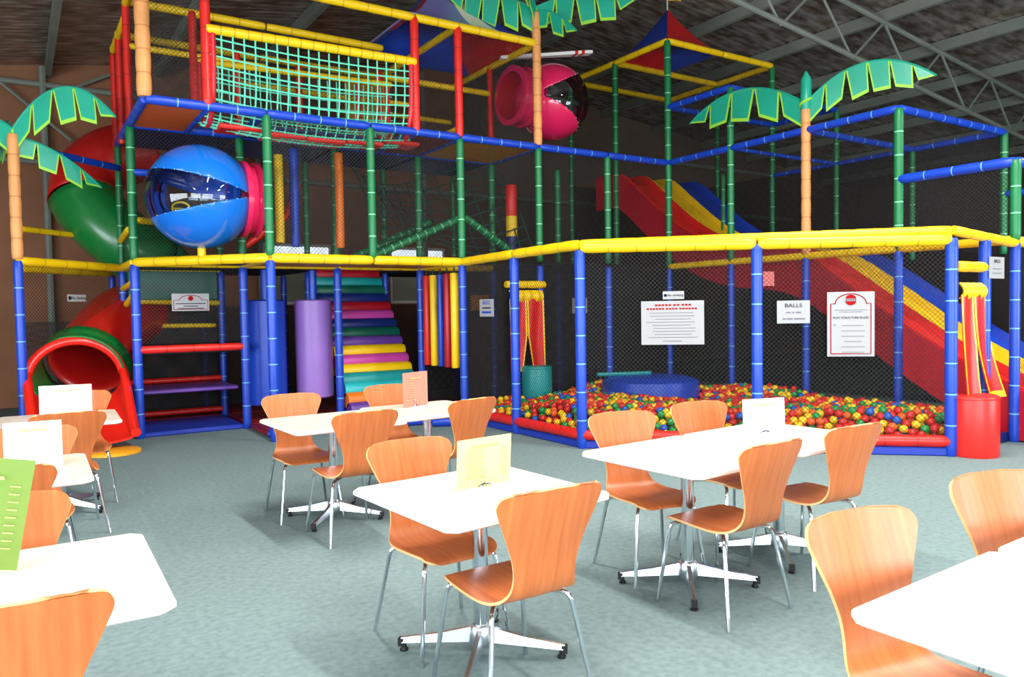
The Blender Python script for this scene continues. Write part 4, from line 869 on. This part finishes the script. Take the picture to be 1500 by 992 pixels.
# ------------------------------------------------------------------ light
w = bpy.data.worlds.new('world'); bpy.context.scene.world = w; w.use_nodes = True
bg = w.node_tree.nodes['Background']; bg.inputs[0].default_value = (.75, .87, 1, 1); bg.inputs[1].default_value = 3.0
def area(name, loc, rot, sx, sy, power, colr=(1, 1, 1)):
    l = bpy.data.lights.new(name, 'AREA'); l.shape = 'RECTANGLE'; l.size = sx; l.size_y = sy; l.energy = power; l.color = colr
    ob = bpy.data.objects.new(name, l); col.objects.link(ob); ob.location = loc; ob.rotation_euler = rot; return ob
COOL = (.86, .94, 1.0)
area('window_daylight', (-2.9, YF-.3, 1.8), (PI/2, 0, 0), 5, 2.4, 380, COOL)
area('window_daylight', (2.9, YF-.3, 1.8), (PI/2, 0, 0), 5, 2.4, 380, COOL)
area('window_daylight', (11.7, YF-.3, 1.8), (PI/2, 0, 0), 4.4, 2.4, 350, COOL)
area('window_daylight', (XL-.3, 2.7, 1.9), (PI/2, 0, -PI/2), 9, 2.3, 760, COOL)
# unseen tube lamps, added as fill light above the cafe floor
LAMPM = mat('fill lamp diffuser', (255, 250, 240), .5)
lb_ = LAMPM.node_tree.nodes['Principled BSDF']; lb_.inputs['Emission Color'].default_value = (1, .95, .86, 1); lb_.inputs['Emission Strength'].default_value = 6
def lamp(x, y, z, power):
    e = empty('fill_tube_lamp', (x, y, z), 0, 'unseen white batten lamp added under the roof as fill over the cafe floor', 'added ceiling lamp', 'added batten lamps'); b = MB(); b.box((0, 0, .04), (.16, 2.4, .06), bev=.01); b.build('housing', WHITE, e); b = MB(); b.box((0, 0, 0), (.12, 2.3, .03), bev=.01); b.build('diffuser', LAMPM, e)
    b = MB(); [b.sweep([(0, s, .06), (0, s, roof_z(x)-z-.1)], .008, 6) for s in (-.9, .9)]; b.build('hanger', STEEL, e)
    area('fill_lamp_light', (x, y, z-.06), (0, 0, 0), .15, 2.3, power, (1, .96, .9))
for x, y in ((-1.5, 1.5), (2.5, 1.5), (6.5, 1.5), (11, 2)): lamp(x, y, 4.6, 130)
for x, y in ((2.5, 5.4), (6.6, 3.6)): lamp(x, y, 5.6, 210)
bpy.context.view_layer.update(); dgp = bpy.context.evaluated_depsgraph_get()
for ob in [x for x in bpy.data.objects if x.type == 'FONT']:
    me = bpy.data.meshes.new_from_object(ob.evaluated_get(dgp)); n = bpy.data.objects.new('lettering', me); col.objects.link(n); n.parent = ob.parent; n.location = ob.location; n.rotation_euler = ob.rotation_euler; n.scale = ob.scale; bpy.data.objects.remove(ob)
sn = bpy.context.scene; sn.view_settings.view_transform = 'Standard'; sn.view_settings.look = 'None'; sn.view_settings.gamma = 1; sn.view_settings.exposure = 0.3; sn.view_settings.use_curve_mapping = False
sn.cycles.transparent_max_bounces = 24; sn.cycles.max_bounces = 6
